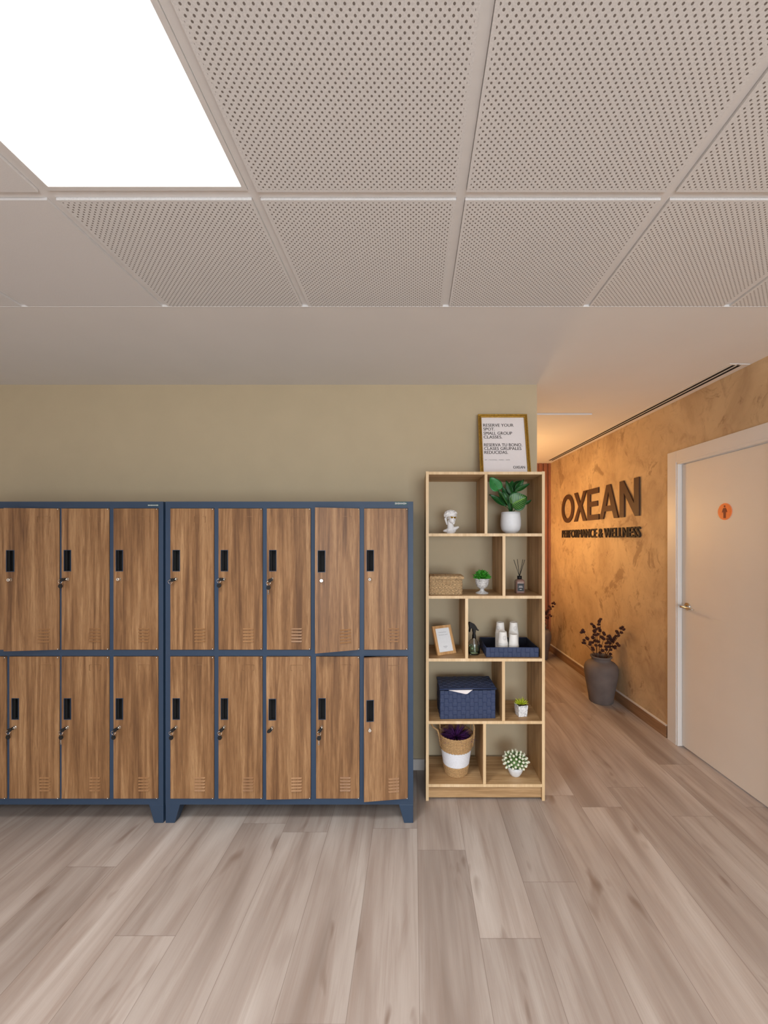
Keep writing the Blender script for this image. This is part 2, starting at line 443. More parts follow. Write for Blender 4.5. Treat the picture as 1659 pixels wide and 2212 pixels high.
# ------------------------------------------------------------------ room dimensions (metres)
H = 2.5; WY = 2.56; WC = 0.804; ENDY = 5.25; XL = -3.2; YF = -3.4
EDGE = 1.70                                     # where the tiled ceiling meets the plasterboard
WANG = PI / 2 + math.atan(0.038)
RW = Matrix.Translation((1.94, 2.2, 0)) @ Matrix.Rotation(WANG, 4, 'Z')       # local x along the right wall (away), y into the room
def sw(px):                                     # distance along the right wall of an image column
    Y = 2.0236 / ((px - CX) / F + 0.038); return (Y - 2.2) * 1.00072, Y
def rwx(Y): return 1.94 - 0.038 * (Y - 2.2)

# ------------------------------------------------------------------ structure
m = MB(); m.box(XL - 0.1, 2.6, YF - 0.1, ENDY + 0.3, -0.06, 0.0)
struct(m.build('floor', 'floor'))
m = MB(); m.box(XL - 0.15, WC, WY, WY + 0.16, 0, H)
struct(m.build('wall_back', 'olive'))
m = MB(); m.box(WC - 0.16, WC, WY + 0.16, ENDY, 0, H)
struct(m.build('wall_corridor', 'olive'))
m = MB(); m.box(XL - 0.15, XL, YF, WY, 0, H)
struct(m.build('wall_left', 'white_paint'))
m = MB()                                         # wall behind the camera, with a wide window opening
m.box(XL - 0.15, -0.35, YF - 0.15, YF, 0, H); m.box(2.13, 2.5, YF - 0.15, YF, 0, H)
m.box(-0.35, 2.13, YF - 0.15, YF, 0, 0.15); m.box(-0.35, 2.13, YF - 0.15, YF, 2.15, H)
struct(m.build('wall_front', 'white_paint'))
m = MB()
for x in (-0.35, 0.87, 2.07): m.box(x, x + 0.06, YF - 0.11, YF - 0.05, 0.15, 2.15)
for z in (0.15, 2.09): m.box(-0.35, 2.13, YF - 0.11, YF - 0.05, z, z + 0.06)
struct(m.build('window_1', 'frame_white'))
# right wall: slightly out of parallel, with a door opening
s0, s1 = (2.055 - 2.2), (2.862 - 2.2)
m = MB()
m.box(s1, 3.3, -0.16, 0, 0, H, RW); m.box(-5.8, s0, -0.16, 0, 0, H, RW); m.box(s0, s1, -0.16, 0, 2.062, H, RW)
struct(m.build('wall_right', 'stucco'))
# corridor end: upright wooden slats on a wooden board
m = MB(); m.box(WC - 0.1, 2.1, ENDY, ENDY + 0.12, 0, H)
x = WC
while x < 1.86:
    m.box(x, x + 0.042, ENDY - 0.022, ENDY, 0.0, H - 0.001); x += 0.062
struct(m.build('wall_end', 'slat_wood'))
# skirting
m = MB(); m.box(XL, WC, WY - 0.014, WY, 0, 0.07)
struct(m.build('baseboard_back', 'base_white'))
m = MB(); m.box(0.80 - 0.04, 3.1, 0, 0.012, 0, 0.088, RW); m.mi = 1; m.box(0.76, 3.1, 0, 0.013, 0.088, 0.099, RW)
m.box(-5.5, s0 - 0.09, 0, 0.013, 0.088, 0.099, RW); m.mi = 0; m.box(-5.5, s0 - 0.09, 0, 0.012, 0, 0.088, RW)
struct(m.build('baseboard_right', ['base_wood', 'base_white']))
m = MB(); m.box(XL, XL + 0.014, YF, WY - 0.02, 0, 0.07)
struct(m.build('baseboard_left', 'base_white'))
m = MB(); m.box(WC, WC + 0.012, WY, ENDY - 0.03, 0, 0.09)
struct(m.build('baseboard_corridor', 'base_wood'))

# ceiling: plasterboard beyond EDGE, lay-in tiles before it
GX0, GY0, GP = 0.14, 1.15, 0.605
LIGHTS = [(-2, 0), (1, -2), (-2, -3), (-5, -3)]           # (column, row) cells of the light panels
m = MB()
m.box(XL - 0.15, 2.6, EDGE, ENDY + 0.2, H, H + 0.08)
m.box(XL - 0.15, 2.6, YF - 0.15, EDGE, H + 0.06, H + 0.12)
for ci in range(-7, 5):
    for ri in range(-8, 2):
        if (ci, ri) in LIGHTS: continue
        x0, x1 = GX0 + ci * GP, GX0 + (ci + 1) * GP
        y0, y1 = GY0 + (ri - 1) * GP, GY0 + ri * GP
        g_ = 0.0135
        y1 = min(y1, EDGE + g_ - 0.002)
        if x1 < XL or x0 > 2.3 or y1 < YF: continue
        x0, x1 = max(x0, XL - 0.1), min(x1, 2.4)
        m.mi = 2 if ci <= -3 else 1
        m.box(x0 + g_, x1 - g_, max(y0, YF) + g_, y1 - g_, H, H + 0.02)
struct(m.build('ceiling', ['ceil', 'perf', 'tile_plain']))
m = MB()
for ci in range(-6, 5):
    x = GX0 + ci * GP
    if XL < x < 2.2: m.box(x - 0.0125, x + 0.0125, YF, EDGE, H + 0.008, H + 0.03)
for ri in range(-7, 1):
    y = GY0 + ri * GP
    m.box(XL, 2.3, y - 0.0125, y + 0.0125, H + 0.0081, H + 0.03)
m.box(XL, 2.3, EDGE - 0.002, EDGE, H - 0.001, H + 0.03)
struct(m.build('trim_1', 'grid'))
m = MB()                                          # lay-in hatch panels over the corridor
for k in range(3):
    y0 = 3.15 + 0.585 * k
    m.box(WC + 0.02, 1.43, y0, y0 + 0.582, H - 0.011, H)
struct(m.build('trim_2', 'ceil'))

# light panels
lab = {(-2, 0): 'bright white square light panel in the tiled ceiling, at upper left of photo',
       (1, -2): 'white square light panel in the tiled ceiling behind the camera, towards the door side',
       (-2, -3): 'white square light panel in the ceiling behind the camera, middle of the rear row',
       (-5, -3): 'white square light panel in the ceiling behind the camera, nearest the left wall'}
for (ci, ri) in LIGHTS:
    x0 = GX0 + ci * GP; y0 = GY0 + (ri - 1) * GP
    # visible panel sits in cells -2
    cx, cy = x0 + GP / 2, y0 + GP / 2
    t = thing('ceiling_light', lab[(ci, ri)], 'light', (cx, cy, H + 0.004), group=None)
    a = GP / 2 - 0.0135; b = a - 0.013
    m = MB()
    m.box(-a, a, -a, -b, 0, 0.03); m.box(-a, a, b, a, 0, 0.03); m.box(-a, -b, -b, b, 0, 0.03); m.box(b, a, -b, b, 0, 0.03)
    m.build('frame', 'grid', t)
    m = MB(); m.box(-b, b, -b, b, 0.003, 0.02)
    m.build('diffuser', 'diffuser', t)
    al = area('panel_beam', (cx, cy, H - 0.004), (0, 0, 0), 2 * b, 2 * b, PANEL_W, (1.0, 0.985, 0.965)); al.data.spread = math.radians(125)

# slot air diffuser in the ceiling along the right wall
t = thing('air_vent', 'long white air vent with two black slots in ceiling beside the ochre wall', 'vent', (1.94, 2.2, H), (0, 0, WANG))
sA, sB = 2.255 - 2.2, 5.06 - 2.2
m = MB()
for a, b in ((0.008, 0.048), (0.071, 0.081), (0.104, 0.128)):
    m.box(sA, sB, a, b, -0.004, 0.0)
m.box(sA, sA + 0.012, 0.048, 0.104, -0.004, 0); m.box(sB - 0.012, sB, 0.048, 0.104, -0.004, 0)
m.build('frame', 'frame_white', t)
m = MB(); m.box(sA + 0.012, sB - 0.012, 0.048, 0.071, -0.0028, -0.0002); m.box(sA + 0.012, sB - 0.012, 0.081, 0.104, -0.0028, -0.0002)
m.build('slot', 'void', t)

# ------------------------------------------------------------------ door in the right wall
dl = 2.03
d1 = MB(); d1.box(s0 + 0.022, s1 - 0.024, -0.062, -0.024, 0.008, dl)
door = d1.build('door_1', 'door_white', None, (1.94, 2.2, 0), (0, 0, WANG), bevel=0.002); struct(door)
m = MB()
cw = 0.083
m.box(s1 - 0.008, s1 + cw, 0, 0.012, 0, 2.05 + cw); m.box(s0 - cw, s0 + 0.008, 0, 0.012, 0, 2.05 + cw)
m.box(s0 + 0.008, s1 - 0.008, 0, 0.012, 2.05, 2.05 + cw)
m.box(s1 - 0.020, s1, -0.16, 0.008, 0, 2.05); m.box(s0, s0 + 0.020, -0.16, 0.008, 0, 2.05); m.box(s0, s1, -0.16, 0.008, 2.034, 2.062)
m.build('door_frame', 'frame_white', door, bevel=0.002)
m = MB()
hs, hz = s1 - 0.024 - 0.055, 1.018
m.cyl((hs, -0.024, hz), (hs, -0.016, hz), 0.026, seg=28)
m.cyl((hs, -0.02, hz), (hs, 0.028, hz), 0.009)
m.tube([(hs, 0.026, hz), (hs - 0.03, 0.030, hz + 0.001), (hs - 0.07, 0.030, hz), (hs - 0.115, 0.024, hz - 0.003)], [0.010, 0.0095, 0.008, 0.006], 12)
m.build('door_handle', 'chrome', door)
# round restroom sign on the door leaf
yy = 2.465
t = thing('restroom_sign', 'small round orange sign with a dark red standing figure on the white door', 'sign', (1.94, 2.2, 0), (0, 0, WANG))
MS = Matrix.Translation(((yy - 2.2), -0.0238, 1.668)) @ Matrix.Rotation(PI, 4, 'Z') @ UP    # local XY on the leaf, facing the room
m = MB(); m.lathe([(0.053, 0), (0.053, 0.003)], 48, MS, smooth=False); m.mi = 1; m.lathe([(0.0505, 0.0031), (0.0505, 0.0036)], 48, MS, smooth=False)
m.build('disc', ['orange_rim', 'orange'], t)
m = MB()
m.lathe([(0.0062, 0.0037), (0.0062, 0.0044)], 20, MS @ Matrix.Translation((0, 0.033, 0)), smooth=False)
fig = [(-0.009, 0.023), (0.009, 0.023), (0.014, 0.014), (0.020, -0.003), (0.0165, -0.006), (0.0115, 0.003), (0.010, -0.008), (0.009, -0.016),
       (0.0085, -0.041), (0.0015, -0.041), (0.0, -0.018), (-0.0015, -0.041), (-0.0085, -0.041), (-0.009, -0.016), (-0.010, -0.008),
       (-0.0115, 0.003), (-0.0165, -0.006), (-0.020, -0.003), (-0.014, 0.014)]
m.prism(fig, 0.0037, 0.0044, MS)
m.build('figure', 'maroon', t)

# ------------------------------------------------------------------ lettering on the right wall
def wall_frame(px0):                              # text frame: local x runs towards the camera, z off the wall
    s, Y = sw(px0)
    return s, Y
TH = 0.015
t = thing('wall_lettering', 'large raised brown capital letters on the ochre plaster wall beside the door', 'sign', (1.94, 2.2, 0), (0, 0, WANG))
ZB, CAPH = 1.69, 0.325
def place_letter(px0, px1, polys, name='letter'):
    sa = sw(px0)[0]; sb = sw(px1)[0]; w = sa - sb
    m = MB()
    for kind, data in polys:
        if kind == 'ring':
            ro, ri = data; n = 40; pts = []; fs = []
            for dz in (0.003, TH):
                for k in range(n):
                    a = 2 * PI * k / n
                    pts.append((sa - w * (0.5 + ro * math.cos(a)), dz, ZB + CAPH * (0.5 + (ro + 0.015) * math.sin(a))))
                for k in range(n):
                    a = 2 * PI * k / n
                    pts.append((sa - w * (0.5 + ri * math.cos(a)), dz, ZB + CAPH * (0.5 + (ri + 0.045) * math.sin(a))))
            for k in range(n):
                j = (k + 1) % n
                fs += [(k, j, n + j, n + k), (2 * n + k, 3 * n + k, 3 * n + j, 2 * n + j), (k, 2 * n + k, 2 * n + j, j), (n + k, n + j, 3 * n + j, 3 * n + k)]
            m.poly(pts, fs)
        else:
            pts = [(sa - w * x, 0.003, ZB + CAPH * y) for x, y in data] + [(sa - w * x, TH, ZB + CAPH * y) for x, y in data]
            n = len(data)
            m.poly(pts, [tuple(range(n)), tuple(range(2 * n - 1, n - 1, -1))] + [(i, n + i, n + (i + 1) % n, (i + 1) % n) for i in range(n)])
    m.build(name, 'letter', t)
place_letter(1215.5, 1241.5, [('ring', (0.5, 0.315))])
place_letter(1242, 1269, [('p', [(0.02, 1), (0.27, 1), (0.53, 0.60), (0.77, 1), (1.0, 1), (0.65, 0.51), (1.0, 0), (0.74, 0), (0.51, 0.41), (0.25, 0), (0.0, 0), (0.385, 0.51)])])
place_letter(1271, 1296, [('p', [(0, 0), (0, 1), (0.97, 1), (0.97, 0.83), (0.27, 0.83), (0.27, 0.59), (0.88, 0.59), (0.88, 0.43), (0.27, 0.43), (0.27, 0.17), (1, 0.17), (1, 0)])])
place_letter(1298, 1338, [('p', [(0, 0), (0.39, 1), (0.60, 1), (1, 0), (0.79, 0), (0.70, 0.235), (0.30, 0.235), (0.20, 0)][:]) ][:0] +
             [('p', [(0, 0), (0.39, 1), (0.495, 1), (0.495, 0.80), (0.36, 0.38), (0.495, 0.38), (0.495, 0.22), (0.29, 0.22), (0.20, 0)]),
              ('p', [(0.495, 1), (0.60, 1), (1, 0), (0.79, 0), (0.70, 0.22), (0.495, 0.22), (0.495, 0.38), (0.63, 0.38), (0.495, 0.80)])])
place_letter(1341.5, 1383.5, [('p', [(0, 0), (0, 1), (0.20, 1), (0.76, 0.34), (0.76, 1), (1, 1), (1, 0), (0.80, 0), (0.24, 0.66), (0.24, 0)])])
t = thing('wall_lettering', 'small raised dark capital letters under the large brown ones on ochre wall', 'sign', (1.94, 2.2, 0), (0, 0, WANG))
sa, sb = sw(1216)[0], sw(1385)[0]
Mt = Matrix.Translation((sa, 0.003, 1.508)) @ Matrix.Rotation(PI, 4, 'Z') @ UP
m = MB()
for k, dx in enumerate((-0.0035, 0, 0.0035)):
    add_text(m, 'PERFORMANCE & WELLNESS', Matrix.Translation((dx, 0, 0)) @ Mt, width=sa - sb, height=0.092, extrude=0.0095 + 0.0004 * k)
m.build('lettering', 'letter_dark', t)

# ------------------------------------------------------------------ warm wall lamp round the corner, in the corridor
lamp = t = thing('wall_lamp', 'warm glowing globe lamp on the corridor side of the wall, nearest the slatted end wall', 'lamp', (WC, 4.85, 1.55))
m = MB(); m.cyl((0, 0, 0), (0.02, 0, 0), 0.05, seg=24); m.cyl((0.02, 0, 0), (0.07, 0, 0), 0.012)
m.build('bracket', 'gold', t)
m = MB(); m.ball((0.165, 0, 0), 0.11, 3)
m.build('globe', 'lamp_glass', t)
lamp_added = dup(lamp, (WC, 4.0, 1.72)); tag(lamp_added, 'added unseen warm globe lamp on the corridor side of the wall, nearer the room', 'lamp')  # second globe added out of view to spread the warm glow

# ------------------------------------------------------------------ lockers
LY = 2.073; LS = LY / F
def lz(py): return EYE + (CY - py) * LS
ZT, ZU1, ZU0, ZL1, ZL0, ZFB = lz(1083.5), lz(1098.5), lz(1403), lz(1418), lz(1724), lz(1738)
DEP = 0.42
def make_door(parent, xr, w, z0, z1, open_deg, lock_x, sil='chrome'):
    """door hinged on its right edge; local origin on the hinge at the door's foot"""
    h = z1 - z0; d = MB()
    hx0, hx1 = -w + 0.0145, -w + 0.0145 + 0.034
    hz1 = h - 0.2205; hz0 = hz1 - 0.108
    for b in ((-w, hx0, 0, h), (hx1, 0, 0, h), (hx0, hx1, 0, hz0), (hx0, hx1, hz1, h)):
        d.box(b[0], b[1], -0.004, 0.014, b[2], b[3])
    bmesh.ops.remove_doubles(d.bm, verts=d.bm.verts, dist=1e-5)
    o = d.build('door', 'locker_wood', parent, (xr, 0, z0), (0, 0, math.radians(open_deg)))
    m = MB()                                       # recessed finger pull with a thin rim
    e = 0.0022
    m.box(hx0 - e, hx0, -0.006, -0.003, hz0 - e, hz1 + e); m.box(hx1, hx1 + e, -0.006, -0.003, hz0 - e, hz1 + e)
    m.box(hx0, hx1, -0.006, -0.003, hz1, hz1 + e); m.box(hx0, hx1, -0.006, -0.003, hz0 - e, hz0)
    m.mi = 1
    m.box(hx0, hx0 + 0.001, -0.003, 0.02, hz0, hz1); m.box(hx1 - 0.001, hx1, -0.003, 0.02, hz0, hz1)
    m.box(hx0, hx1, 0.018, 0.02, hz0, hz1); m.box(hx0, hx1, -0.003, 0.02, hz0, hz0 + 0.001); m.box(hx0, hx1, -0.003, 0.02, hz1 - 0.001, hz1)
    m.box(hx0 + 0.001, hx0 + 0.010, 0.002, 0.006, hz0 + 0.001, hz1 - 0.001)
    m.build('handle', ['navy', 'void'], o)
    m = MB(); lz_ = h - 0.372; lx = -w + 0.030
    m.lathe([(0.0105, 0), (0.0105, 0.002), (0.0085, 0.003), (0.0085, 0.011), (0.0075, 0.0125)], 20, Matrix.Translation((lx, -0.004, lz_)) @ Matrix.Rotation(PI / 2, 4, 'X'))
    m.mi = 1; m.box(lx - 0.001, lx + 0.001, -0.0168, -0.0163, lz_ - 0.004, lz_ + 0.004)
    m.build('lock', ['chrome', 'black'], o)
    m = MB()                                       # five pressed louvres
    for k in range(5):
        zz = 0.043 + 0.0165 * k
        m.poly([(-0.102, -0.004, zz + 0.004), (-0.045, -0.004, zz + 0.004), (-0.047, -0.0088, zz - 0.0022), (-0.100, -0.0088, zz - 0.0022), (-0.102, -0.004, zz - 0.0032), (-0.045, -0.004, zz - 0.0032)],
               [(0, 3, 2, 1), (3, 4, 5, 2), (0, 4, 3), (1, 2, 5), (0, 1, 5, 4)])
    m.build('vent_louvre', 'locker_gloss', o)
    for hz_ in (0.004, h - 0.004):
        m = MB(); m.cyl((-0.004, -0.0075, hz_ - 0.003), (-0.004, -0.0075, hz_ + 0.003), 0.003, seg=12); m.build('hinge_pin', 'chrome', o)
    m = MB(); a0, a1, b0, b1 = -0.103, -0.043, h - 0.073, h - 0.042
    for q in ((a0, a1, b1 - 0.0012, b1), (a0, a0 + 0.0012, b0, b1), (a1 - 0.0012, a1, b0, b1), (a0, a0 + 0.008, b0, b0 + 0.0012), (a1 - 0.008, a1, b0, b0 + 0.0012)):
        m.box(q[0], q[1], -0.0055, -0.0035, q[2], q[3])
    m.build('label_holder', 'locker_wood', o)
    return o, (lx, lz_)
DOORS = {}
def make_locker(xl, xr, cols, opens, label, key):
    t = thing('locker_cabinet', label, 'locker', (xl, LY, 0))
    W = xr - xl; cc = [(a - xl, b - xl) for a, b in cols]
    m = MB(); th = 0.012
    m.box(0, W, DEP - 0.004, DEP, ZFB, ZT)                                    # back
    m.box(0, cc[0][0] - 0.0015, 0, DEP, ZFB, ZT); m.box(cc[-1][1] + 0.0015, W, 0, DEP, ZFB, ZT)
    X0, X1 = cc[0][0] - 0.0015, cc[-1][1] + 0.0015
    m.box(X0, X1, 0, DEP, ZU1 + 0.002, ZT); m.box(X0, X1, 0, DEP, ZFB, ZL0 - 0.002)
    for a, b in cc: m.box(a - 0.0015, b + 0.0015, 0, DEP, ZL1 + 0.002, ZU0 - 0.002)
    for (a, b), (c, d) in zip(cc, cc[1:]):
        m.box(b + 0.0015, c - 0.0015, 0, DEP, ZL0 - 0.002, ZU1 + 0.002)
    m.build('frame', 'navy', t)
    fw, fb = 0.076, 0.048                                                    # splayed feet
    for sx in (0, 1):
        for sy in (0, 1):
            m = MB()
            ax = (0.0, fw) if not sx else (W - fw, W); bx = (0.0, fb) if not sx else (W - fb, W)
            ay = (0.0, fw) if not sy else (DEP - fw, DEP); by = (0.0, fb) if not sy else (DEP - fb, DEP)
            m.frustum((bx[0], bx[1], by[0], by[1]), (ax[0], ax[1], ay[0], ay[1]), 0, ZFB)
            m.build('foot', 'navy', t, bevel=0.002)
    for r, (z0, z1) in enumerate(((ZU0, ZU1), (ZL0, ZL1))):
        for k, (a, b) in enumerate(cc):
            o, lk = make_door(t, b, b - a, z0, z1, opens.get((r, k), 0.0), 0)
            DOORS[(key, r, k)] = (o, t, b, z0, math.radians(opens.get((r, k), 0.0)), lk)
    return t, W
px = lambda a: X_(a, LY)
tR, WR = make_locker(px(357.5), px(892.6), [(px(a), px(b)) for a, b in ((369, 462.7), (472.8, 567.2), (577, 671.3), (683.2, 776.4), (787, 880.6))],
                     {(0, 3): 18, (1, 4): 7, (1, 2): 2.2},
                     'navy metal locker cabinet with ten wood-look doors, standing beside the open bookshelf', 'R')
tL, WL = make_locker(px(-217), px(352.6), [(px(a), px(b)) for a, b in ((-206, -98), (-92, 15), (22, 129), (134.5, 236.5), (246.5, 342))],
                     {(0, 2): 7, (0, 1): 3.5},
                     'navy metal locker cabinet with wood-look doors, cut off by left edge of photo', 'L')
# maker's stickers on the top rails (illegible white marks)
def squiggle(px0, px1, py, parent, xl, hh, lab):
    m = MB(); x0, x1 = px(px0) - xl, px(px1) - xl; zc = lz(py); n = 34
    m.box(x0 - 0.003, x1 + 0.003, -0.0006, 0.0, zc - hh * 1.5, zc + hh * 1.5)
    m.mi = 1
    random.seed(3)
    x = x0
    while x < x1 - 0.003:
        w = random.uniform(0.003, 0.006); h_ = hh * random.uniform(0.6, 1.1)
        m.box(x, x + 0.0016, -0.0010, -0.0006, zc - h_, zc + h_); m.box(x, min(x + w, x1), -0.0010, -0.0006, zc - 0.001, zc + 0.0012)
        x += w + 0.001
    m.build('sticker', ['navy_green', 'paper'], parent)
MT['navy_green'] = plain('dark_green_label', srgb(22, 72, 74), 0.5, 0, 0.03, 60)
squiggle(853.5, 878.5, 1087.6, tR, px(357.5), 0.0062, '')
squiggle(320, 342, 1091.5, tL, px(-217), 0.0038, '')

# keys hanging in the locks (things of their own)
def make_key(label, key, r, k, style, ang=0.0):
    o, t, b, z0, th, (lx, lzz) = DOORS[(key, r, k)]
    cs, sn = math.cos(th), math.sin(th)
    wx = t.location.x + b + (lx * cs + 0.016 * sn); wy = LY + lx * sn - 0.016 * cs
    base = thing('locker_key', label, 'key', (wx, wy, z0 + lzz), group='keys left in locker locks')
    R = Matrix.Rotation(ang, 4, 'Y')
    m = MB(); m.box(-0.004, 0.004, -0.006, 0.0, -0.001, 0.001, R)
    m.mi = 1                                                                # black bow, seen at a slant
    outl = [(0.011 * math.cos(a) * (1.25), 0.009 * math.sin(a)) for a in [2 * PI * i / 20 for i in range(20)]]
    m.prism([(x - 0.008, y) for x, y in outl], -0.0015, 0.0015, Matrix.Translation((0, -0.010, 0)) @ R @ UP)
    m.build('bow', ['chrome', 'black'], base)
    tip = R @ Vector((-0.017, 0, 0))
    if style >= 1:
        m = MB(); c = Vector((tip.x, -0.011, tip.z - 0.009))
        m.tube([c + Vector((0.0105 * math.cos(a), 0.0025 * math.sin(a * 2), 0.0105 * math.sin(a))) for a in [2 * PI * i / 20 for i in range(20)]], 0.001, 6, closed=True)
        m.build('ring', 'chrome', base)
    if style >= 2:
        m = MB(); c = Vector((tip.x + 0.001, -0.011, tip.z - 0.032))
        m.prism([(x * 0.8, y * 1.3) for x, y in outl], -0.0015, 0.0015, Matrix.Translation(c) @ Matrix.Rotation(0.15, 4, 'Y') @ UP)
        m.mi = 1
        if style >= 3: m.box(c.x - 0.0025, c.x + 0.0025, -0.0118, -0.0106, c.z - 0.036, c.z - 0.009); m.box(c.x - 0.0045, c.x, -0.0118, -0.0106, c.z - 0.034, c.z - 0.028)
        m.build('spare_key', ['black', 'chrome'], base)
KL = [
 ('R', 0, 0, 1, -0.2, 'key with metal ring in the top left door of the right-hand locker'),
 ('R', 0, 1, 2, 0.1, 'key with dangling black tag in upper second door from left, right-hand locker'),
 ('R', 0, 2, 3, -0.6, 'key with long dangling spare in upper middle door of the right-hand locker'),
 ('R', 1, 0, 2, -0.7, 'slanted key with black tag in bottom left door of the right-hand locker'),
 ('R', 1, 1, 2, -0.7, 'slanted key with dark tag in lower second door from left, right-hand locker'),
 ('R', 1, 2, 0, -0.6, 'lone slanted key without a ring in lower middle door of the right-hand locker'),
 ('R', 1, 3, 3, -0.9, 'key with dangling spare in lower door left of the ajar bottom right one'),
 ('L', 0, 3, 2, -0.1, 'key with brown tag, the only hanging one in the upper row of left locker'),
 ('L', 1, 2, 2, -0.5, 'leftmost hanging key of the lower doors of left locker'),
 ('L', 1, 3, 3, -0.6, 'hanging key in the middle of the three seen on left locker lower doors'),
 ('L', 1, 4, 2, -0.6, 'hanging key in bottom right door of the left locker'),
]
for key, r, k, st, ang, lb in KL: make_key(lb, key, r, k, st, ang)

# ------------------------------------------------------------------ open bookshelf
SY = 2.249; SS = SY / F; SB = 2.535
def sx(p): return (p - CX) * SS
def sz(p): return EYE + (CY - p) * SS
SXL, SXR = 0.0714, 0.7515; PT = 0.0165
ZTOP = 1.881
FL = [1.5283, 1.1719, 0.8132, 0.4555, 0.095]        # top faces of the shelf boards
t = thing('bookshelf', 'tall light oak open bookshelf with staggered compartments, beside the lockers', 'bookshelf', (SXL, SY, 0))
W = SXR - SXL; D = SB - SY; EB = 0.0012
def board(name, x0, x1, z0, z1, y0=0.0, y1=D, mat='oak_x', edge='oak_edge'):
    m = MB(); m.box(x0, x1, y0 + EB, y1, z0, z1); m.mi = 1; m.box(x0, x1, y0, y0 + EB, z0, z1)
    return m.build(name, [mat, edge], t)
board('side_panel', 0, PT, 0, ZTOP + 0.002, mat='oak'); board('side_panel', W - PT, W, 0, ZTOP + 0.002, mat='oak')
board('top_board', PT, W - PT, ZTOP - 0.0155, ZTOP)
for z in FL: board('shelf_board', PT, W - PT, z - 0.0165, z)
tops = [ZTOP - 0.0155] + [z - 0.0165 for z in FL]
for k, (a, b) in enumerate(((1047, 1053), (1085.7, 1092), (1005, 1011.3), (1084.6, 1091), (1043.8, 1050))):
    board('divider', sx(a) - SXL, sx(b) - SXL, FL[k], tops[k], 0.002, D, 'oak')
board('plinth', PT, W - PT, 0.012, 0.0785, 0.012, 0.028, edge='oak_x')

# ---------------------------------------------------------------- poster in a gold frame on top of the bookshelf
PH, PW = 0.425, 0.315
lean = math.radians(13)
t = thing('framed_notice', 'gold framed notice with grey capital lettering, standing on top of the bookshelf', 'picture frame',
          (0.4135, 2.435, ZTOP), (-lean, 0, 0))
m = MB(); fw = 0.021
for dd, (o0, o1, pr) in enumerate(((0.0, 0.008, 0.010), (0.0075, 0.0135, 0.006), (0.013, 0.021, 0.012))):
    for q in ((o0, PW - o0, PH - o1, PH - o0), (o0, PW - o0, o0, o1), (o0, o1, o1, PH - o1), (PW - o1, PW - o0, o1, PH - o1)):
        m.box(q[0], q[1], -pr, 0.008, q[2], q[3])
m.build('frame', 'gold', t, bevel=0.0015)
m = MB(); m.box(fw - 0.002, PW - fw + 0.002, -0.001, 0.006, fw - 0.002, PH - fw + 0.002)
m.build('print', 'paper', t)
m = MB()
ks = 2.48 / F
def pt(pxx, pyy): return ((pxx - 1035.8) * ks, PH - (pyy - 892) * ks / math.cos(lean) * 1.0)
def line(s, x0, x1, yb, h=7.2, bold=0.004):
    a, zb = pt(x0, yb); b, _ = pt(x1, yb)
    for k, dx in enumerate((-1, 0, 1) if h > 5 else (0,)):
        add_text(m, s, Matrix.Translation((a + dx * 0.00045, -0.0014 - 0.0001 * k, zb)) @ UP, width=b - a, height=h * ks)
line('RESERVE YOUR', 1046.8, 1113, 920.5); line('SPOT.', 1046.8, 1071.5, 929.5); line('SMALL GROUP', 1046.8, 1109, 939.2)
line('CLASSES.', 1046.8, 1087, 948); line('RESERVA TU BONO.', 1046.8, 1129, 966); line('CLASES GRUPALES', 1046.8, 1127, 974.3)
line('REDUCIDAS.', 1046.8, 1097.5, 983)
line('HIIT  |  FUNCIONAL  |  FUERZA  |  BARRE', 1046.8, 1101, 998, 2.6, 0.0); line('OXEAN', 1107, 1132, 1016, 6.2)
m.build('lettering', 'ink', t)

# ---------------------------------------------------------------- bust with gold glasses
t = thing('bust_figurine', 'small white classical head bust wearing gold glasses, in the top left compartment', 'figurine', (X_(973.5, 2.36), 2.36, FL[0]))
K = 2.36 / F
def bp(zx, zy, y=0.0): return Vector(((940 + zx / 23.7 - 973.5) * K, y, (1152.0 - (1090 + zy / 23.7)) * K))
m = MB(); RH = Matrix.Rotation(math.radians(32), 4, 'Z')
hc = bp(790, 520, 0.004)
m.ball(hc, 0.033, 3, (1.08, 1.12, 0.84))                                   # skull
m.ball(bp(860, 740, -0.014), 0.022, 3, (0.95, 0.92, 1.22), RH)              # face
m.ball(bp(900, 870, -0.021), 0.0135, 2, (1.0, 0.9, 1.0), RH)                # jaw
m.ball(bp(925, 950, -0.028), 0.0070, 2)                                     # chin
m.ball(bp(965, 790, -0.038), 0.0046, 2, (0.8, 1.2, 1.7), RH)                # nose
m.ball(bp(940, 885, -0.0345), 0.0050, 2, (1.3, 0.8, 0.6), RH)               # lips
m.ball(bp(900, 600, -0.030), 0.013, 2, (1.3, 0.8, 0.35), RH)                # brow
for k in range(9):                                                          # neck
    f = k / 8; c = bp(775 + 20 * f, 880 + 430 * f, 0.0); m.ball(c, 0.0195 + 0.003 * f * f, 2, (1, 0.95, 1))
for k in range(15):                                                         # shoulders: left low, right high
    f = k / 14; c = bp(470 + 690 * f, 1330 - 190 * f + 40 * math.sin(PI * f), 0.002)
    m.ball(c, 0.008 + 0.011 * math.sin(PI * f), 2, (1, 1.1, 0.85))
for k in range(6):
    f = k / 5; m.ball(bp(780 + 5 * f, 1290 + 130 * f, 0), 0.026 - 0.006 * f, 2, (1.15, 0.9, 0.55))
m.ball(bp(785, 1330, 0.0), 0.0215, 3, (1.55, 0.85, 0.72))
m.lathe([(0.024, 0), (0.0245, 0.004), (0.022, 0.010)], 24)
o = m.build('bust', 'plaster', t)
md = o.modifiers.new('remesh', 'REMESH'); md.mode = 'VOXEL'; md.voxel_size = 0.0012; md.use_smooth_shade = True
md = o.modifiers.new('smooth', 'SMOOTH'); md.iterations = 5; md.factor = 0.6
m = MB(); random.seed(5)
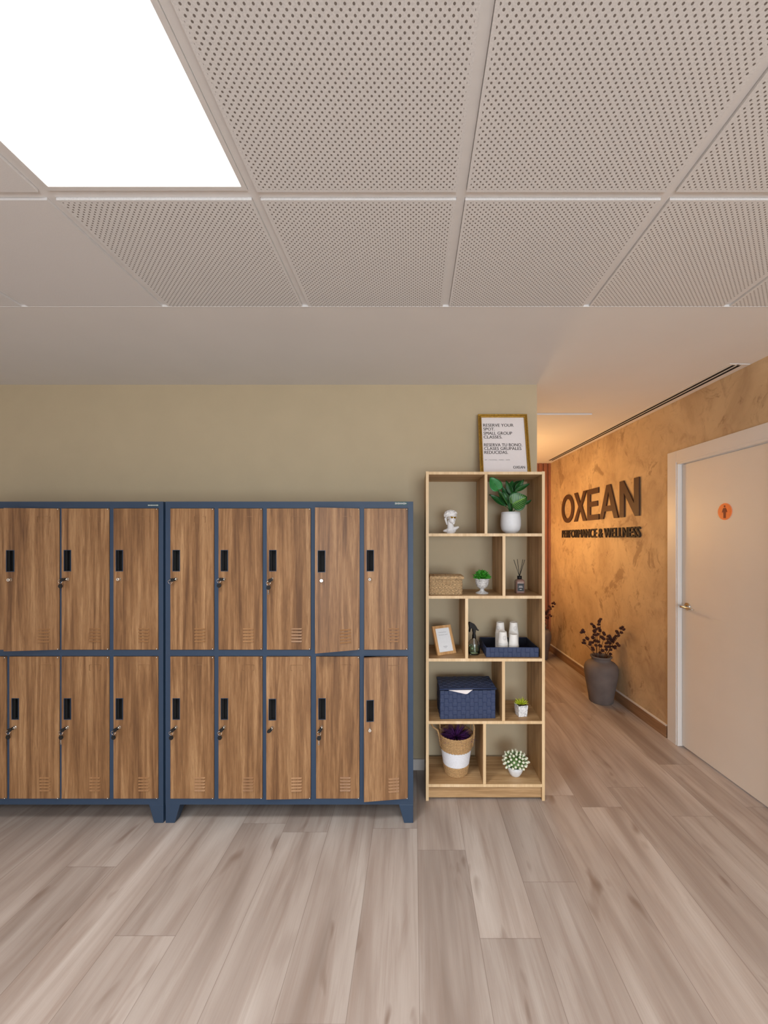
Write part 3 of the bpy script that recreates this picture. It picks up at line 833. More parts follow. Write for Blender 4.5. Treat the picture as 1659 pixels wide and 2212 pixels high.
fx = RH @ Vector((0, -1, 0))
for k in range(230):                                                        # curls
    a = random.uniform(0, 2 * PI); e = math.asin(random.uniform(-0.55, 1.0))
    d = Vector((math.cos(a) * math.cos(e), math.sin(a) * math.cos(e), math.sin(e)))
    if d.dot(fx) > 0.25 and d.z < 0.22: continue
    p = hc + Vector((d.x * 0.0375, d.y * 0.0375, d.z * 0.0275 + 0.001))
    m.ball(p, random.uniform(0.0042, 0.0068), 2, (1, 1, 0.8))
for k in range(7): m.ball(bp(530 + 12 * k, 700 + 48 * k, 0.006), 0.0075 - 0.0006 * k, 2)
o = m.build('hair', 'plaster', t)
md = o.modifiers.new('remesh', 'REMESH'); md.mode = 'VOXEL'; md.voxel_size = 0.0011; md.use_smooth_shade = True
m = MB()
gl = bp(905, 655, -0.0365)
for s_ in (-1, 1):
    c = gl + (RH @ Vector((s_ * 0.0100, 0.0005, 0)))
    outl = [(-0.0078, 0.004), (0.0078, 0.004), (0.006, -0.004), (0.0, -0.006), (-0.006, -0.004)]
    m.prism(outl, -0.0008, 0.0008, Matrix.Translation(c) @ RH @ UP)
m.tube([gl + (RH @ Vector((-0.0165, 0.001, 0.003))), gl + (RH @ Vector((0, 0, 0.004))), gl + (RH @ Vector((0.0165, 0.001, 0.003)))], 0.0011, 6)
m.tube([gl + (RH @ Vector((-0.0165, 0.001, 0.003))), gl + (RH @ Vector((-0.022, 0.012, 0.0025))), gl + (RH @ Vector((-0.024, 0.026, 0.001))), gl + (RH @ Vector((-0.024, 0.030, -0.005)))], 0.0012, 6)
m.build('glasses', 'gold_bright', t)

# ---------------------------------------------------------------- leafy plant in a white pot
PY = 2.375
t = thing('potted_plant', 'large-leaved dark green plant in a round white pot, top right compartment', 'plant', (X_(1103, PY), PY, FL[0]))
K = PY / F
m = MB()
m.lathe([(0.030, 0.0), (0.032, 0.004), (0.045, 0.010), (0.056, 0.026), (0.0608, 0.05), (0.0605, 0.08), (0.0575, 0.11), (0.0562, 0.130), (0.053, 0.130), (0.052, 0.120), (0.001, 0.118)], 48, cap1=False)
m.build('pot', 'white_cer', t)
m = MB(); m.lathe([(0.051, 0.112), (0.051, 0.121)], 32, smooth=False); m.build('soil', 'soil', t)
def wp(zx, zy, y): # zoom-2 pixel -> local point
    X = (1050 + zx / 15.08 - CX) / F * (PY + y) - X_(1103, PY); Z = EYE + (CY - (1020 + zy / 15.08)) / F * (PY + y) - FL[0]
    return Vector((X, y, Z))
def leaf(parent, base, tip, width, mat, facing=(0, -1, 0.25), cup=0.10, heart=True, root=None, droop=0.12, name='leaf'):
    b, e = Vector(base), Vector(tip); ax = e - b; L = ax.length; ax.normalize()
    nrm = Vector(facing); nrm = (nrm - ax * nrm.dot(ax)).normalized(); sd = ax.cross(nrm).normalized()
    m = MB(); nu, nv = 14, 10; grid = []
    for i in range(nu + 1):
        u = i / nu
        w = width * 0.5 * (math.sin(PI * min(1, u ** 0.62 * 0.97 + 0.03)) ** 0.75 if heart else math.sin(PI * u ** 0.8) ** 0.9)
        row = []
        for j in range(nv + 1):
            v = j / nv * 2 - 1
            back = -0.10 * L * (abs(v) ** 1.5) * max(0, 1 - u * 3.2) if heart else 0
            p = b + ax * (u * L + back) + sd * (v * w) + nrm * (-cup * width * v * v * 0.0 + cup * width * abs(v) ** 1.4 * -1 * -1 - droop * L * u * u)
            row.append(m.bm.verts.new(p))
        grid.append(row)
    for i in range(nu):
        for j in range(nv):
            try: f = m.bm.faces.new((grid[i][j], grid[i][j + 1], grid[i + 1][j + 1], grid[i + 1][j]))
            except ValueError: continue
            f.smooth = True
            for lp, (a, c) in zip(f.loops, ((i, j), (i, j + 1), (i + 1, j + 1), (i + 1, j))): lp[m.uv].uv = (a / nu, c / nv)
    o = m.build(name, mat, parent, recalc=False)
    so = o.modifiers.new('thickness', 'SOLIDIFY'); so.thickness = 0.0008
    if root is not None:
        q = MB(); r_ = Vector(root); mid = (r_ + b) / 2 + Vector((0, 0, 0.012))
        q.tube([r_, r_.lerp(mid, 0.6) + Vector((0, 0, 0.004)), mid.lerp(b, 0.5), b, b + ax * L * 0.5 + nrm * 0.002 - nrm * droop * L * 0.25, ], [0.0028, 0.0024, 0.002, 0.0017, 0.0008], 6)
        q.build('stem', 'stem', parent)
r0 = wp(810, 1275, 0.0) + Vector((0, 0, -0.006))
leaf(t, wp(400, 560, -0.055), wp(140, 165, -0.050), 0.078, 'leaf_round', (0.15, -1, 0.1), root=r0, cup=0.06, droop=0.05)
leaf(t, wp(850, 1040, -0.055), wp(1330, 800, -0.070), 0.118, 'leaf_var', (0.1, -1, 0.25), root=r0 + Vector((0.006, 0, 0)), cup=0.12)
leaf(t, wp(640, 1120, 0.01), wp(130, 700, 0.02), 0.050, 'leaf_dark', (0.3, -1, 0.5), root=r0 + Vector((-0.006, 0.004, 0)), cup=0.15, heart=False)
leaf(t, wp(740, 1120, 0.015), wp(400, 560, 0.02), 0.052, 'leaf_dark', (0.4, -1, 0.2), root=r0 + Vector((0, 0.006, 0)), cup=0.15, heart=False)
leaf(t, wp(860, 760, 0.03), wp(640, 270, 0.03), 0.038, 'leaf_dark', (-0.5, -1, 0.1), root=r0 + Vector((0.003, 0.01, 0)), cup=0.15, heart=False)
leaf(t, wp(930, 640, 0.02), wp(1240, 240, 0.01), 0.042, 'leaf_dark', (0.5, -1, 0.2), root=r0 + Vector((0.006, 0.01, 0)), cup=0.15, heart=False)
leaf(t, wp(930, 650, 0.00), wp(1420, 350, 0.0), 0.034, 'leaf_dark', (0.1, -1, 0.7), root=r0 + Vector((0.009, 0.005, 0)), cup=0.18, heart=False)
leaf(t, wp(1240, 1060, 0.02), wp(1480, 895, 0.02), 0.022, 'leaf_dark', (0.1, -1, 0.7), root=r0 + Vector((0.012, 0.005, 0)), cup=0.2, heart=False)
leaf(t, wp(860, 560, 0.055), wp(1180, 268, 0.06), 0.05, 'leaf_dark', (0.0, -1, 0.1), root=r0 + Vector((0.004, 0.012, 0)), cup=0.1, heart=False)
leaf(t, wp(820, 500, 0.05), wp(870, 275, 0.06), 0.034, 'leaf_dark', (0.3, -1, 0.3), root=r0 + Vector((0, 0.012, 0)), cup=0.1, heart=False)
leaf(t, wp(760, 1000, 0.035), wp(520, 420, 0.045), 0.046, 'leaf_dark', (0.4, -1, 0.2), root=r0 + Vector((-0.003, 0.010, 0)), cup=0.15, heart=False)
leaf(t, wp(880, 700, 0.045), wp(1010, 300, 0.05), 0.044, 'leaf_dark', (0.2, -1, 0.2), root=r0 + Vector((0.004, 0.012, 0)), cup=0.12, heart=False)
leaf(t, wp(780, 1000, -0.01), wp(560, 640, -0.03), 0.036, 'leaf_dark', (-0.4, -1, 0.2), root=r0 + Vector((-0.004, -0.004, 0)), cup=0.15, heart=False)
leaf(t, wp(800, 1240, -0.02), wp(720, 760, -0.02), 0.026, 'leaf_dark', (-0.3, -1, 0.1), cup=0.2, heart=False)

# ---------------------------------------------------------------- seagrass box with lid
BY = 2.277; bx0, bx1 = X_(927.8, BY), X_(998, BY)
t = thing('storage_basket', 'small natural seagrass box with lid, in the second row of the bookshelf', 'basket', (bx0, BY, FL[1]))
W_, D_, HH = bx1 - bx0, 0.145, 0.094
def rrect(w, d, z, n=9, r=0.012):
    pts = []
    for (cx, cy, a0) in ((w - r, r, -PI / 2), (w - r, d - r, 0), (r, d - r, PI / 2), (r, r, PI)):
        for i in range(5): a = a0 + PI / 2 * i / 4; pts.append((cx + r * math.cos(a), cy + r * math.sin(a), z))
    out = []
    for i in range(len(pts)):
        a, b = Vector(pts[i]), Vector(pts[(i + 1) % len(pts)]); k = max(1, int((b - a).length / 0.006))
        for j in range(k): out.append(a.lerp(b, j / k))
    return out
m = MB(); random.seed(2); nr = 11
m.box(0.003, W_ - 0.003, 0.003, D_ - 0.003, 0.001, HH - 0.003)
for k in range(nr):
    z = 0.005 + (HH - 0.008) * k / (nr - 1); P = rrect(W_, D_, z); ph = random.uniform(0, 6)
    P = [p + Vector((0, 0, 0.0016 * math.sin(i * 1.9 + ph + (k % 2) * PI))) for i, p in enumerate(P)]
    m.tube(P, [0.0042 + 0.0014 * math.sin(i * 1.9 + ph) for i in range(len(P))], 6, closed=True)
m.build('body', 'seagrass', t)
m = MB(); m.box(0.0, W_ + 0.008, -0.006, D_, HH + 0.003, HH + 0.010)
for k in range(16):
    y = -0.008 + (D_ + 0.008) * k / 15
    P = [Vector((0.0015 + (W_ + 0.0085) * i / 30, y, HH + 0.011 + 0.0015 * math.sin(i * 1.7 + (k % 2) * PI))) for i in range(31)]
    m.tube(P, [0.0048 + 0.0012 * math.sin(i * 1.7) for i in range(31)], 6)
m.tube([Vector((0.0015 + (W_ + 0.0085) * i / 30, -0.009, HH + 0.004 + 0.001 * math.sin(i * 1.7))) for i in range(31)], 0.0048, 6)
m.build('lid', 'seagrass', t)

# ---------------------------------------------------------------- marble urn with a leafy ball
UY = 2.345
t = thing('potted_plant', 'small bright green bushy plant in a grey marble footed urn, second shelf row', 'plant', (X_(1041.3, UY), UY, FL[1]))
m = MB()
m.lathe([(0.0375, 0), (0.0385, 0.004), (0.033, 0.008), (0.018, 0.014), (0.0125, 0.020), (0.012, 0.027), (0.019, 0.032), (0.030, 0.040), (0.037, 0.055), (0.040, 0.070), (0.0395, 0.080), (0.044, 0.086), (0.044, 0.090), (0.039, 0.090), (0.036, 0.084), (0.001, 0.082)], 40, cap1=False)
m.build('urn', 'marble', t, bevel=0)
def leafball(parent, c, r, sq, n, mat, ls=0.014, seed=1, name='foliage', low=-0.25):
    random.seed(seed); m = MB()
    for k in range(n):
        e = random.uniform(low, 1); a = random.uniform(0, 2 * PI); ce = math.sqrt(max(0, 1 - e * e))
        d = Vector((math.cos(a) * ce, math.sin(a) * ce, e)); rr = r * random.uniform(0.35, 1.0)
        p = Vector(c) + Vector((d.x * rr, d.y * rr, d.z * rr * sq)); t_ = (d + Vector([random.uniform(-.5, .5) for _ in range(3)])).normalized()
        s_ = t_.orthogonal().normalized(); s_ = Matrix.Rotation(random.uniform(0, 2 * PI), 3, t_) @ s_; l = ls * random.uniform(0.7, 1.2)
        q = [p - t_ * l * 0.5, p + s_ * l * 0.3, p + t_ * l * 0.6, p - s_ * l * 0.3]
        nn = t_.cross(s_) * l * 0.12
        m.poly([q[0], q[1] + nn, q[2], q[3] + nn, (q[0] + q[2]) / 2 - nn], [(0, 1, 4), (1, 2, 4), (2, 3, 4), (3, 0, 4)])
    o = m.build(name, mat, parent, recalc=False)
    so = o.modifiers.new('thickness', 'SOLIDIFY'); so.thickness = 0.0006
    return o
leafball(t, (0, 0, 0.092), 0.048, 0.9, 300, 'bush', 0.021, 4, low=-0.05)

# ---------------------------------------------------------------- reed diffuser
RY = 2.363
t = thing('reed_diffuser', 'pinkish brown reed diffuser bottle with black label, cap and sticks', 'diffuser', (X_(1122.2, RY), RY, FL[1]))
m = MB(); q = 0.0262
def sqring(w, z, r=0.006, k=4):
    pts = []
    for (cx, cy, a0) in ((w - r, -w + r, -PI / 2), (w - r, w - r, 0), (-w + r, w - r, PI / 2), (-w + r, -w + r, PI)):
        for i in range(k): a = a0 + PI / 2 * i / (k - 1); pts.append((cx + r * math.cos(a), cy + r * math.sin(a), z))
    return pts
rings = [sqring(0.024, 0.0, 0.007), sqring(0.0262, 0.004, 0.008), sqring(0.0262, 0.068, 0.008), sqring(0.024, 0.078, 0.01), sqring(0.016, 0.084, 0.012), sqring(0.0125, 0.085, 0.012)]
pts = [p for r in rings for p in r]; n = len(rings[0])
fs = [(k * n + i, k * n + (i + 1) % n, (k + 1) * n + (i + 1) % n, (k + 1) * n + i) for k in range(len(rings) - 1) for i in range(n)] + [tuple(range(n))[::-1], tuple((len(rings) - 1) * n + i for i in range(n))]
m.poly(pts, fs, smooth=False); m.build('bottle', 'brown_glass', t)
m = MB(); m.cyl((0, 0, 0.085), (0, 0, 0.103), 0.0135, seg=28); m.cyl((0, 0, 0.103), (0, 0, 0.1035), 0.0095, seg=20); m.build('cap', 'black', t)
m = MB(); m.box(-0.0195, 0.0195, -0.0266, -0.0262, 0.014, 0.060)
m.mi = 1
for zz, w2 in ((0.043, 0.010), (0.037, 0.012), (0.024, 0.006)): m.box(-w2, w2, -0.0268, -0.0266, zz, zz + 0.0022)
m.build('label', ['label_black', 'paper'], t)
for tx, ty in ((-0.0355, -0.004), (-0.008, 0.02), (0.024, 0.012), (0.0285, -0.012)):
    m = MB(); m.cyl((tx * -0.1, ty * -0.1, 0.09), (tx, ty, 0.202 - abs(tx) * 0.05), 0.0016, seg=8); m.build('reed', 'black', t)

# ---------------------------------------------------------------- small tilted oak photo frame
al = math.radians(25.7); ln = math.radians(23.4)
t = thing('photo_frame', 'small light wood frame with white card, leaning back in the third shelf row', 'picture frame', (0.1433, 2.300, FL[2] + 0.001), (0, 0, 0))
t.rotation_mode = 'QUATERNION'
t.rotation_quaternion = (Matrix.Rotation(al, 4, 'Z') @ Matrix.Rotation(-ln, 4, 'X')).to_quaternion()
FW, FH = 0.127, 0.172
m = MB(); e = 0.0165
for q in ((0, FW, FH - e, FH), (0, FW, 0, e), (0, e, e, FH - e), (FW - e, FW, e, FH - e)): m.box(q[0], q[1], -0.0, 0.014, q[2], q[3])
m.build('frame', 'frame_oak', t, bevel=0.0012)
m = MB(); m.box(e, FW - e, 0.004, 0.012, e, FH - e); m.build('card', 'white_cer', t)
m = MB()
add_text(m, 'Cleaning Paper', Matrix.Translation((0.036, 0.0035, 0.128)) @ UP, width=0.054, height=0.0058)
add_text(m, 'Disinfectant Spray', Matrix.Translation((0.034, 0.0035, 0.113)) @ UP, width=0.060, height=0.0056)
add_text(m, 'OXEAN', Matrix.Translation((0.050, 0.0035, 0.044)) @ UP, width=0.027, height=0.006)
m.box(0.056, 0.071, 0.0034, 0.0038, 0.039, 0.0402)
m.build('lettering', 'ink_light', t)
m = MB()                                                                  # easel leg behind
m.poly([(0.045, 0.014, 0.13), (0.082, 0.014, 0.13), (0.082, 0.017, 0.13), (0.045, 0.017, 0.13), (0.045, 0.078, 0.036), (0.082, 0.078, 0.036), (0.082, 0.081, 0.037), (0.045, 0.081, 0.037)],
       [(0, 1, 2, 3), (4, 7, 6, 5), (0, 4, 5, 1), (1, 5, 6, 2), (2, 6, 7, 3), (3, 7, 4, 0)])
m.build('easel_leg', 'black', t)

# ---------------------------------------------------------------- glass spray bottle
QY = 2.335
t = thing('spray_bottle', 'clear glass spray bottle of green liquid with black trigger head', 'bottle', (X_(1024, QY), QY, FL[2]))
m = MB()
m.lathe([(0.030, 0.0), (0.0335, 0.004), (0.034, 0.012), (0.034, 0.060), (0.031, 0.074), (0.022, 0.085), (0.0125, 0.091), (0.0115, 0.101),
         (0.0105, 0.101), (0.0112, 0.091), (0.0205, 0.083), (0.029, 0.073), (0.0318, 0.060), (0.0318, 0.010), (0.028, 0.006), (0.0, 0.006)], 40, cap1=False)
m.build('bottle', 'glass', t)
m = MB(); m.lathe([(0.027, 0.0068), (0.0312, 0.011), (0.0313, 0.053), (0.0, 0.053)], 40, cap1=False); m.build('liquid', 'liquid', t)
m = MB(); m.tube([(0, 0, 0.11), (0.0, 0, 0.06), (0.005, 0, 0.012)], 0.0022, 8); m.build('dip_tube', 'white_cer', t)
m = MB()
m.lathe([(0.0140, 0.099), (0.0140, 0.113), (0.012, 0.116), (0.011, 0.128), (0.011, 0.140)], 28)
hood = [(-0.044, 0.188), (-0.036, 0.193), (-0.022, 0.189), (0.000, 0.180), (0.014, 0.166), (0.026, 0.149), (0.037, 0.143), (0.032, 0.138), (0.020, 0.141),
        (0.012, 0.146), (0.010, 0.130), (-0.011, 0.130), (-0.013, 0.150), (-0.022, 0.158), (-0.030, 0.150), (-0.036, 0.132), (-0.040, 0.134), (-0.037, 0.155), (-0.041, 0.172)]
m.prism(hood, -0.010, 0.010, UP)
m.xform(Matrix.Rotation(0.0, 4, 'Z'))
o = m.build('trigger_head', 'black', t, bevel=0.003); o.rotation_euler = (0, 0, math.radians(12)); o.scale = (0.78, 1, 1)

# ---------------------------------------------------------------- woven strap surfaces
def weave(m, o, u, v, nu, nv, n, amp=0.0018):
    """alternating over-and-under strap squares on a face; o corner, u and v edge vectors, n outward"""
    o, u, v, n = Vector(o), Vector(u), Vector(v), Vector(n).normalized()
    for i in range(nu):
        for j in range(nv):
            up = (i + j) % 2; h = amp * (1.0 if up else 0.55)
            a0, a1, b0, b1 = i / nu, (i + 1) / nu, j / nv, (j + 1) / nv
            da, db = (a1 - a0), (b1 - b0); ia, ib = (0.16, 0.04) if up else (0.04, 0.16)
            P = lambda a, b, k: o + u * a + v * b + n * k
            pts = [P(a0, b0, 0), P(a1, b0, 0), P(a1, b1, 0), P(a0, b1, 0),
                   P(a0 + da * ia, b0 + db * ib, h), P(a1 - da * ia, b0 + db * ib, h), P(a1 - da * ia, b1 - db * ib, h), P(a0 + da * ia, b1 - db * ib, h)]
            m.poly(pts, [(4, 5, 6, 7), (0, 1, 5, 4), (1, 2, 6, 5), (2, 3, 7, 6), (3, 0, 4, 7)])

# tray
TY = 2.2716; tx0, tx1 = X_(1049.8, TY), X_(1164, TY)
t = thing('woven_tray', 'shallow navy woven tray holding stacks of paper cups', 'tray', (tx0, TY, FL[2] + 0.0005))
tw, td, tH = tx1 - tx0, 0.236, 0.054
m = MB(); e = 0.005
m.box(0.002, tw - 0.002, 0.002, td - 0.002, 0, 0.004)
for q in ((0.002, tw - 0.002, 0.002, e), (0.002, tw - 0.002, td - e, td - 0.002), (0.002, e, e, td - e), (tw - e, tw - 0.002, e, td - e)): m.box(q[0], q[1], q[2], q[3], 0.004, tH - 0.001)
m.mi = 1
weave(m, (0, 0.002, 0), (tw, 0, 0), (0, 0, tH), 12, 2, (0, -1, 0)); weave(m, (0.002, 0, 0), (0, td, 0), (0, 0, tH), 9, 2, (-1, 0, 0)); weave(m, (tw - 0.002, 0, 0), (0, td, 0), (0, 0, tH), 9, 2, (1, 0, 0))
m.tube([(0.003, 0.003, tH), (tw - 0.003, 0.003, tH), (tw - 0.003, td - 0.003, tH), (0.003, td - 0.003, tH)], 0.0028, 8, closed=True)
m.build('tray', ['strap_in', 'strap'], t)
# paper cups, upside down in four stacks
def cup_proto():
    m = MB()
    m.lathe([(0.0290, 0.0), (0.0305, 0.0012), (0.0305, 0.0035), (0.0290, 0.0045), (0.0255, 0.034), (0.0226, 0.066), (0.0220, 0.0675), (0.0208, 0.0675), (0.0205, 0.0655), (0.0, 0.0655)], 32, cap0=False, cap1=False)
    o = m.build('paper_cup', 'cup'); return o
def cup_mark(parent):
    m = MB(); random.seed(11)
    # round line drawing wrapped on the cup's side
    def on(a, z):
        r = 0.0292 - (z / 0.0675) * 0.0068 + 0.0004; an = -PI / 2 + a / r; return (r * math.cos(an), r * math.sin(an), z)
    for k in range(14):
        th = 2 * PI * k / 14; c = (0.009 * math.cos(th), 0.034 + 0.011 * math.sin(th))
        m.tube([on(c[0] + 0.0020 * math.cos(b), c[1] + 0.0022 * math.sin(b)) for b in (0, 1.4, 2.8, 4.2)], 0.00035, 4)
    for dx in (-0.004, 0.004): m.tube([on(dx - 0.0015, 0.037), on(dx, 0.038), on(dx + 0.0015, 0.037)], 0.0004, 4)
    m.tube([on(-0.002, 0.031), on(0, 0.0295), on(0.002, 0.031)], 0.0004, 4); m.tube([on(0, 0.036), on(-0.001, 0.033), on(0.0005, 0.0328)], 0.0003, 4)
    return m.build('printed_mark', 'ink_light', parent)
proto = cup_proto(); used = False
FT = FL[2] + 0.0005 + 0.0045
for nm, cxp, cyv, ztop, mark, rot in (('front left', 1086, 2.345, 0.945, True, 0.25), ('front right', 1109.5, 2.345, 0.931, False, 0), ('back left', 1080.5, 2.43, 0.983, True, -0.75), ('back right', 1109.5, 2.43, 0.983, True, 0.15)):
    n = max(2, int(round((ztop - FT - 0.0675) / 0.0075)) + 1)
    for k in range(n):
        if not used: c = proto; used = True
        else: c = proto.copy(); C.objects.link(c)
        c.location = (X_(cxp, cyv), cyv, FT + 0.0075 * k); c.rotation_euler = (0, 0, 0)
        last = k == n - 1
        tag(c, ('white paper cup upside down on top of the %s stack in the tray' % nm) if last else ('white paper cup nested inside the %s stack, showing only its rim' % nm), 'cup', 'paper cups stacked in the tray')
        if last and mark:
            mk = cup_mark(c); mk.rotation_euler = (0, 0, rot)

# ---------------------------------------------------------------- navy woven box with lid
NY = 2.2706; nx0 = X_(950.6, NY); nw, nd, nh = 0.322, 0.184, 0.168
t = thing('storage_basket', 'navy woven lidded box with a white paper corner sticking out, fourth shelf row', 'basket', (nx0, NY, FL[3] + 0.0005), (0, 0, math.radians(2.0)))
m = MB()
m.box(0.002, nw - 0.002, 0.002, nd, 0, nh - 0.012)
m.mi = 1
weave(m, (0, 0.002, 0), (nw, 0, 0), (0, 0, nh - 0.004), 13, 7, (0, -1, 0)); weave(m, (0.002, 0, 0), (0, nd, 0), (0, 0, nh - 0.004), 7, 7, (-1, 0, 0)); weave(m, (nw - 0.002, 0, 0), (0, nd, 0), (0, 0, nh - 0.004), 7, 7, (1, 0, 0))
m.build('body', ['strap_in', 'strap'], t)
m = MB(); m.box(-0.003, nw + 0.003, -0.002, nd + 0.003, nh + 0.002, nh + 0.010); m.mi = 1
weave(m, (-0.004, -0.004, nh + 0.010), (nw + 0.008, 0, 0), (0, nd + 0.008, 0), 13, 8, (0, 0, 1))
m.tube([(-0.004, -0.004, nh + 0.006), (nw / 2, -0.006, nh + 0.010), (nw + 0.004, -0.004, nh + 0.006)], 0.0045, 8)
o = m.build('lid', ['strap_in', 'strap'], t); o.rotation_euler = (math.radians(0.6), 0, 0)
m = MB(); m.poly([(0.05, -0.0055, nh + 0.0015), (0.188, -0.0055, nh + 0.0015), (0.157, -0.0065, nh - 0.021), (0.145, -0.0065, nh - 0.0215), (0.05, 0.06, nh + 0.0012), (0.188, 0.06, nh + 0.0012)], [(0, 3, 2, 1), (0, 1, 5, 4)])
o = m.build('paper_sheet', 'paper', None, (nx0, NY, FL[3] + 0.0005), (0, 0, math.radians(2.0)), recalc=False)
o.modifiers.new('thickness', 'SOLIDIFY').thickness = 0.0008
tag(o, 'white paper corner poking out from under the lid of the navy box', 'paper')

# ---------------------------------------------------------------- marble cube planter
t = thing('potted_plant', 'lime green spiky succulent in a white marbled square pot, fourth shelf row', 'plant', (X_(1125.5, 2.325), 2.325, FL[3]), (0, 0, math.radians(12)))
m = MB(); m.frustum((-0.026, 0.026, -0.026, 0.026), (-0.0305, 0.0305, -0.0305, 0.0305), 0, 0.066)
m.build('pot', 'marble2', t, bevel=0.003)
m = MB(); m.box(-0.026, 0.026, -0.026, 0.026, 0.060, 0.0668); m.build('soil', 'soil', t)
def spikes(parent, c, n, L, r, mat, spread=1.0, seed=3, name='foliage', bend=0.0, zmin=0.25):
    random.seed(seed); m = MB()
    for k in range(n):
        a = random.uniform(0, 2 * PI); e = random.uniform(zmin, 1.0); ce = math.sqrt(max(0, 1 - e * e)) * spread
        d = Vector((math.cos(a) * ce, math.sin(a) * ce, e)).normalized(); l = L * random.uniform(0.7, 1.1)
        p0 = Vector(c) + Vector((d.x, d.y, 0)) * 0.2 * l * 0.3
        pts = [p0 + d * l * f + Vector((d.x, d.y, -0.6)) * bend * l * f * f for f in (0, 0.35, 0.7, 1.0)]
        m.tube(pts, [r * 0.8, r, r * 0.7, r * 0.1], 5)
    return m.build(name, mat, parent)
spikes(t, (0, 0, 0.064), 46, 0.046, 0.0026, 'succulent', seed=8)

# ---------------------------------------------------------------- rope basket with purple grass
GY = 2.375
t = thing('basket_planter', 'round natural rope basket with white band and handles holding purple grass, bottom left', 'planter', (X_(985, GY), GY, FL[4]))
Rz = lambda z: 0.064 + (0.1005 - 0.064) * (z / 0.238) ** 0.85
m = MB(); m.lathe([(0.060, 0.0), (Rz(0) - 0.002, 0.003)] + [(Rz(z) - 0.0025, z) for z in (0.03, 0.08, 0.15, 0.2, 0.232)] + [(Rz(0.232) - 0.008, 0.232), (0.088, 0.205), (0.001, 0.200)], 40, cap1=False)
m.build('liner', 'rope', t)
def coils(z0, z1, dz, r, mat, wob):
    m = MB(); z = z0
    while z <= z1:
        m.tube([Vector((math.cos(a) * Rz(z), math.sin(a) * Rz(z), z + wob * math.sin(a * 40))) for a in [2 * PI * i / 96 for i in range(96)]], [r * (1 + 0.25 * wob / 0.001 * math.sin(i * 2.1)) for i in range(96)], 6, closed=True)
        z += dz
    m.build('rope_band', mat, t)
coils(0.005, 0.056, 0.0098, 0.0054, 'rope', 0.001); coils(0.062, 0.146, 0.0056, 0.0032, 'rope_white', 0.0); coils(0.153, 0.236, 0.0098, 0.0058, 'rope', 0.001)
m = MB()
m.tube([(-0.094, -0.02, 0.165), (-0.102, -0.022, 0.22), (-0.112, -0.022, 0.258), (-0.138, -0.02, 0.276), (-0.150, -0.01, 0.290), (-0.140, 0.012, 0.296), (-0.112, 0.03, 0.288), (-0.095, 0.04, 0.262), (-0.092, 0.04, 0.21)], 0.0055, 8)
m.build('handle', 'rope', t)
m = MB()
m.tube([(0.094, -0.03, 0.165), (0.102, -0.03, 0.22), (0.106, -0.028, 0.27), (0.100, -0.012, 0.305), (0.094, 0.008, 0.316), (0.092, 0.03, 0.300), (0.094, 0.04, 0.26), (0.094, 0.04, 0.21)], 0.0055, 8)
m.build('handle', 'rope', t)
m = MB(); m.lathe([(0.089, 0.200), (0.089, 0.208)], 32, smooth=False); m.build('soil', 'soil', t)
spikes(t, (0, 0, 0.205), 190, 0.100, 0.0017, 'purple', spread=1.35, seed=9, bend=0.15, zmin=0.16)

# ---------------------------------------------------------------- white bowl with cream buds
VY = 2.34
t = thing('potted_plant', 'cluster of cream and green buds in a small white bowl, bottom right compartment', 'plant', (X_(1112.8, VY), VY, FL[4]))
m = MB(); m.lathe([(0.026, 0), (0.029, 0.003), (0.038, 0.018), (0.046, 0.038), (0.0505, 0.058), (0.047, 0.058), (0.044, 0.050), (0.001, 0.048)], 40, cap1=False); m.build('bowl', 'white_cer', t)
m = MB(); random.seed(12)
m.ball((0, 0, 0.074), 0.046, 2, (1, 1, 0.7))
for k in range(68):
    e = 1 - (k + 0.5) / 68 * 1.22; a = k * 2.399963; ce = math.sqrt(max(0, 1 - e * e))
    d = Vector((math.cos(a) * ce, math.sin(a) * ce, e)); p = Vector((0, 0, 0.078)) + Vector((d.x * 0.070, d.y * 0.070, d.z * 0.054)) * random.uniform(0.9, 1.08)
    Rq = d.to_track_quat('Z', 'Y').to_matrix().to_4x4()
    m.mi = 1; m.ball(p, 0.0098, 2, (0.75, 0.75, 1.15), Rq)
    m.mi = 0
    m.tube([Vector((0, 0, 0.07)) + d * 0.03, p], 0.0012, 4)
    for s_ in range(3):
        b = s_ * 2.1 + k; o_ = Rq @ Vector((0.0062 * math.cos(b), 0.0062 * math.sin(b), -0.003))
        m.ball(p + o_, 0.0075, 1, (0.4, 0.4, 1.15), Rq)
m.build('foliage', ['bush2', 'bud'], t)

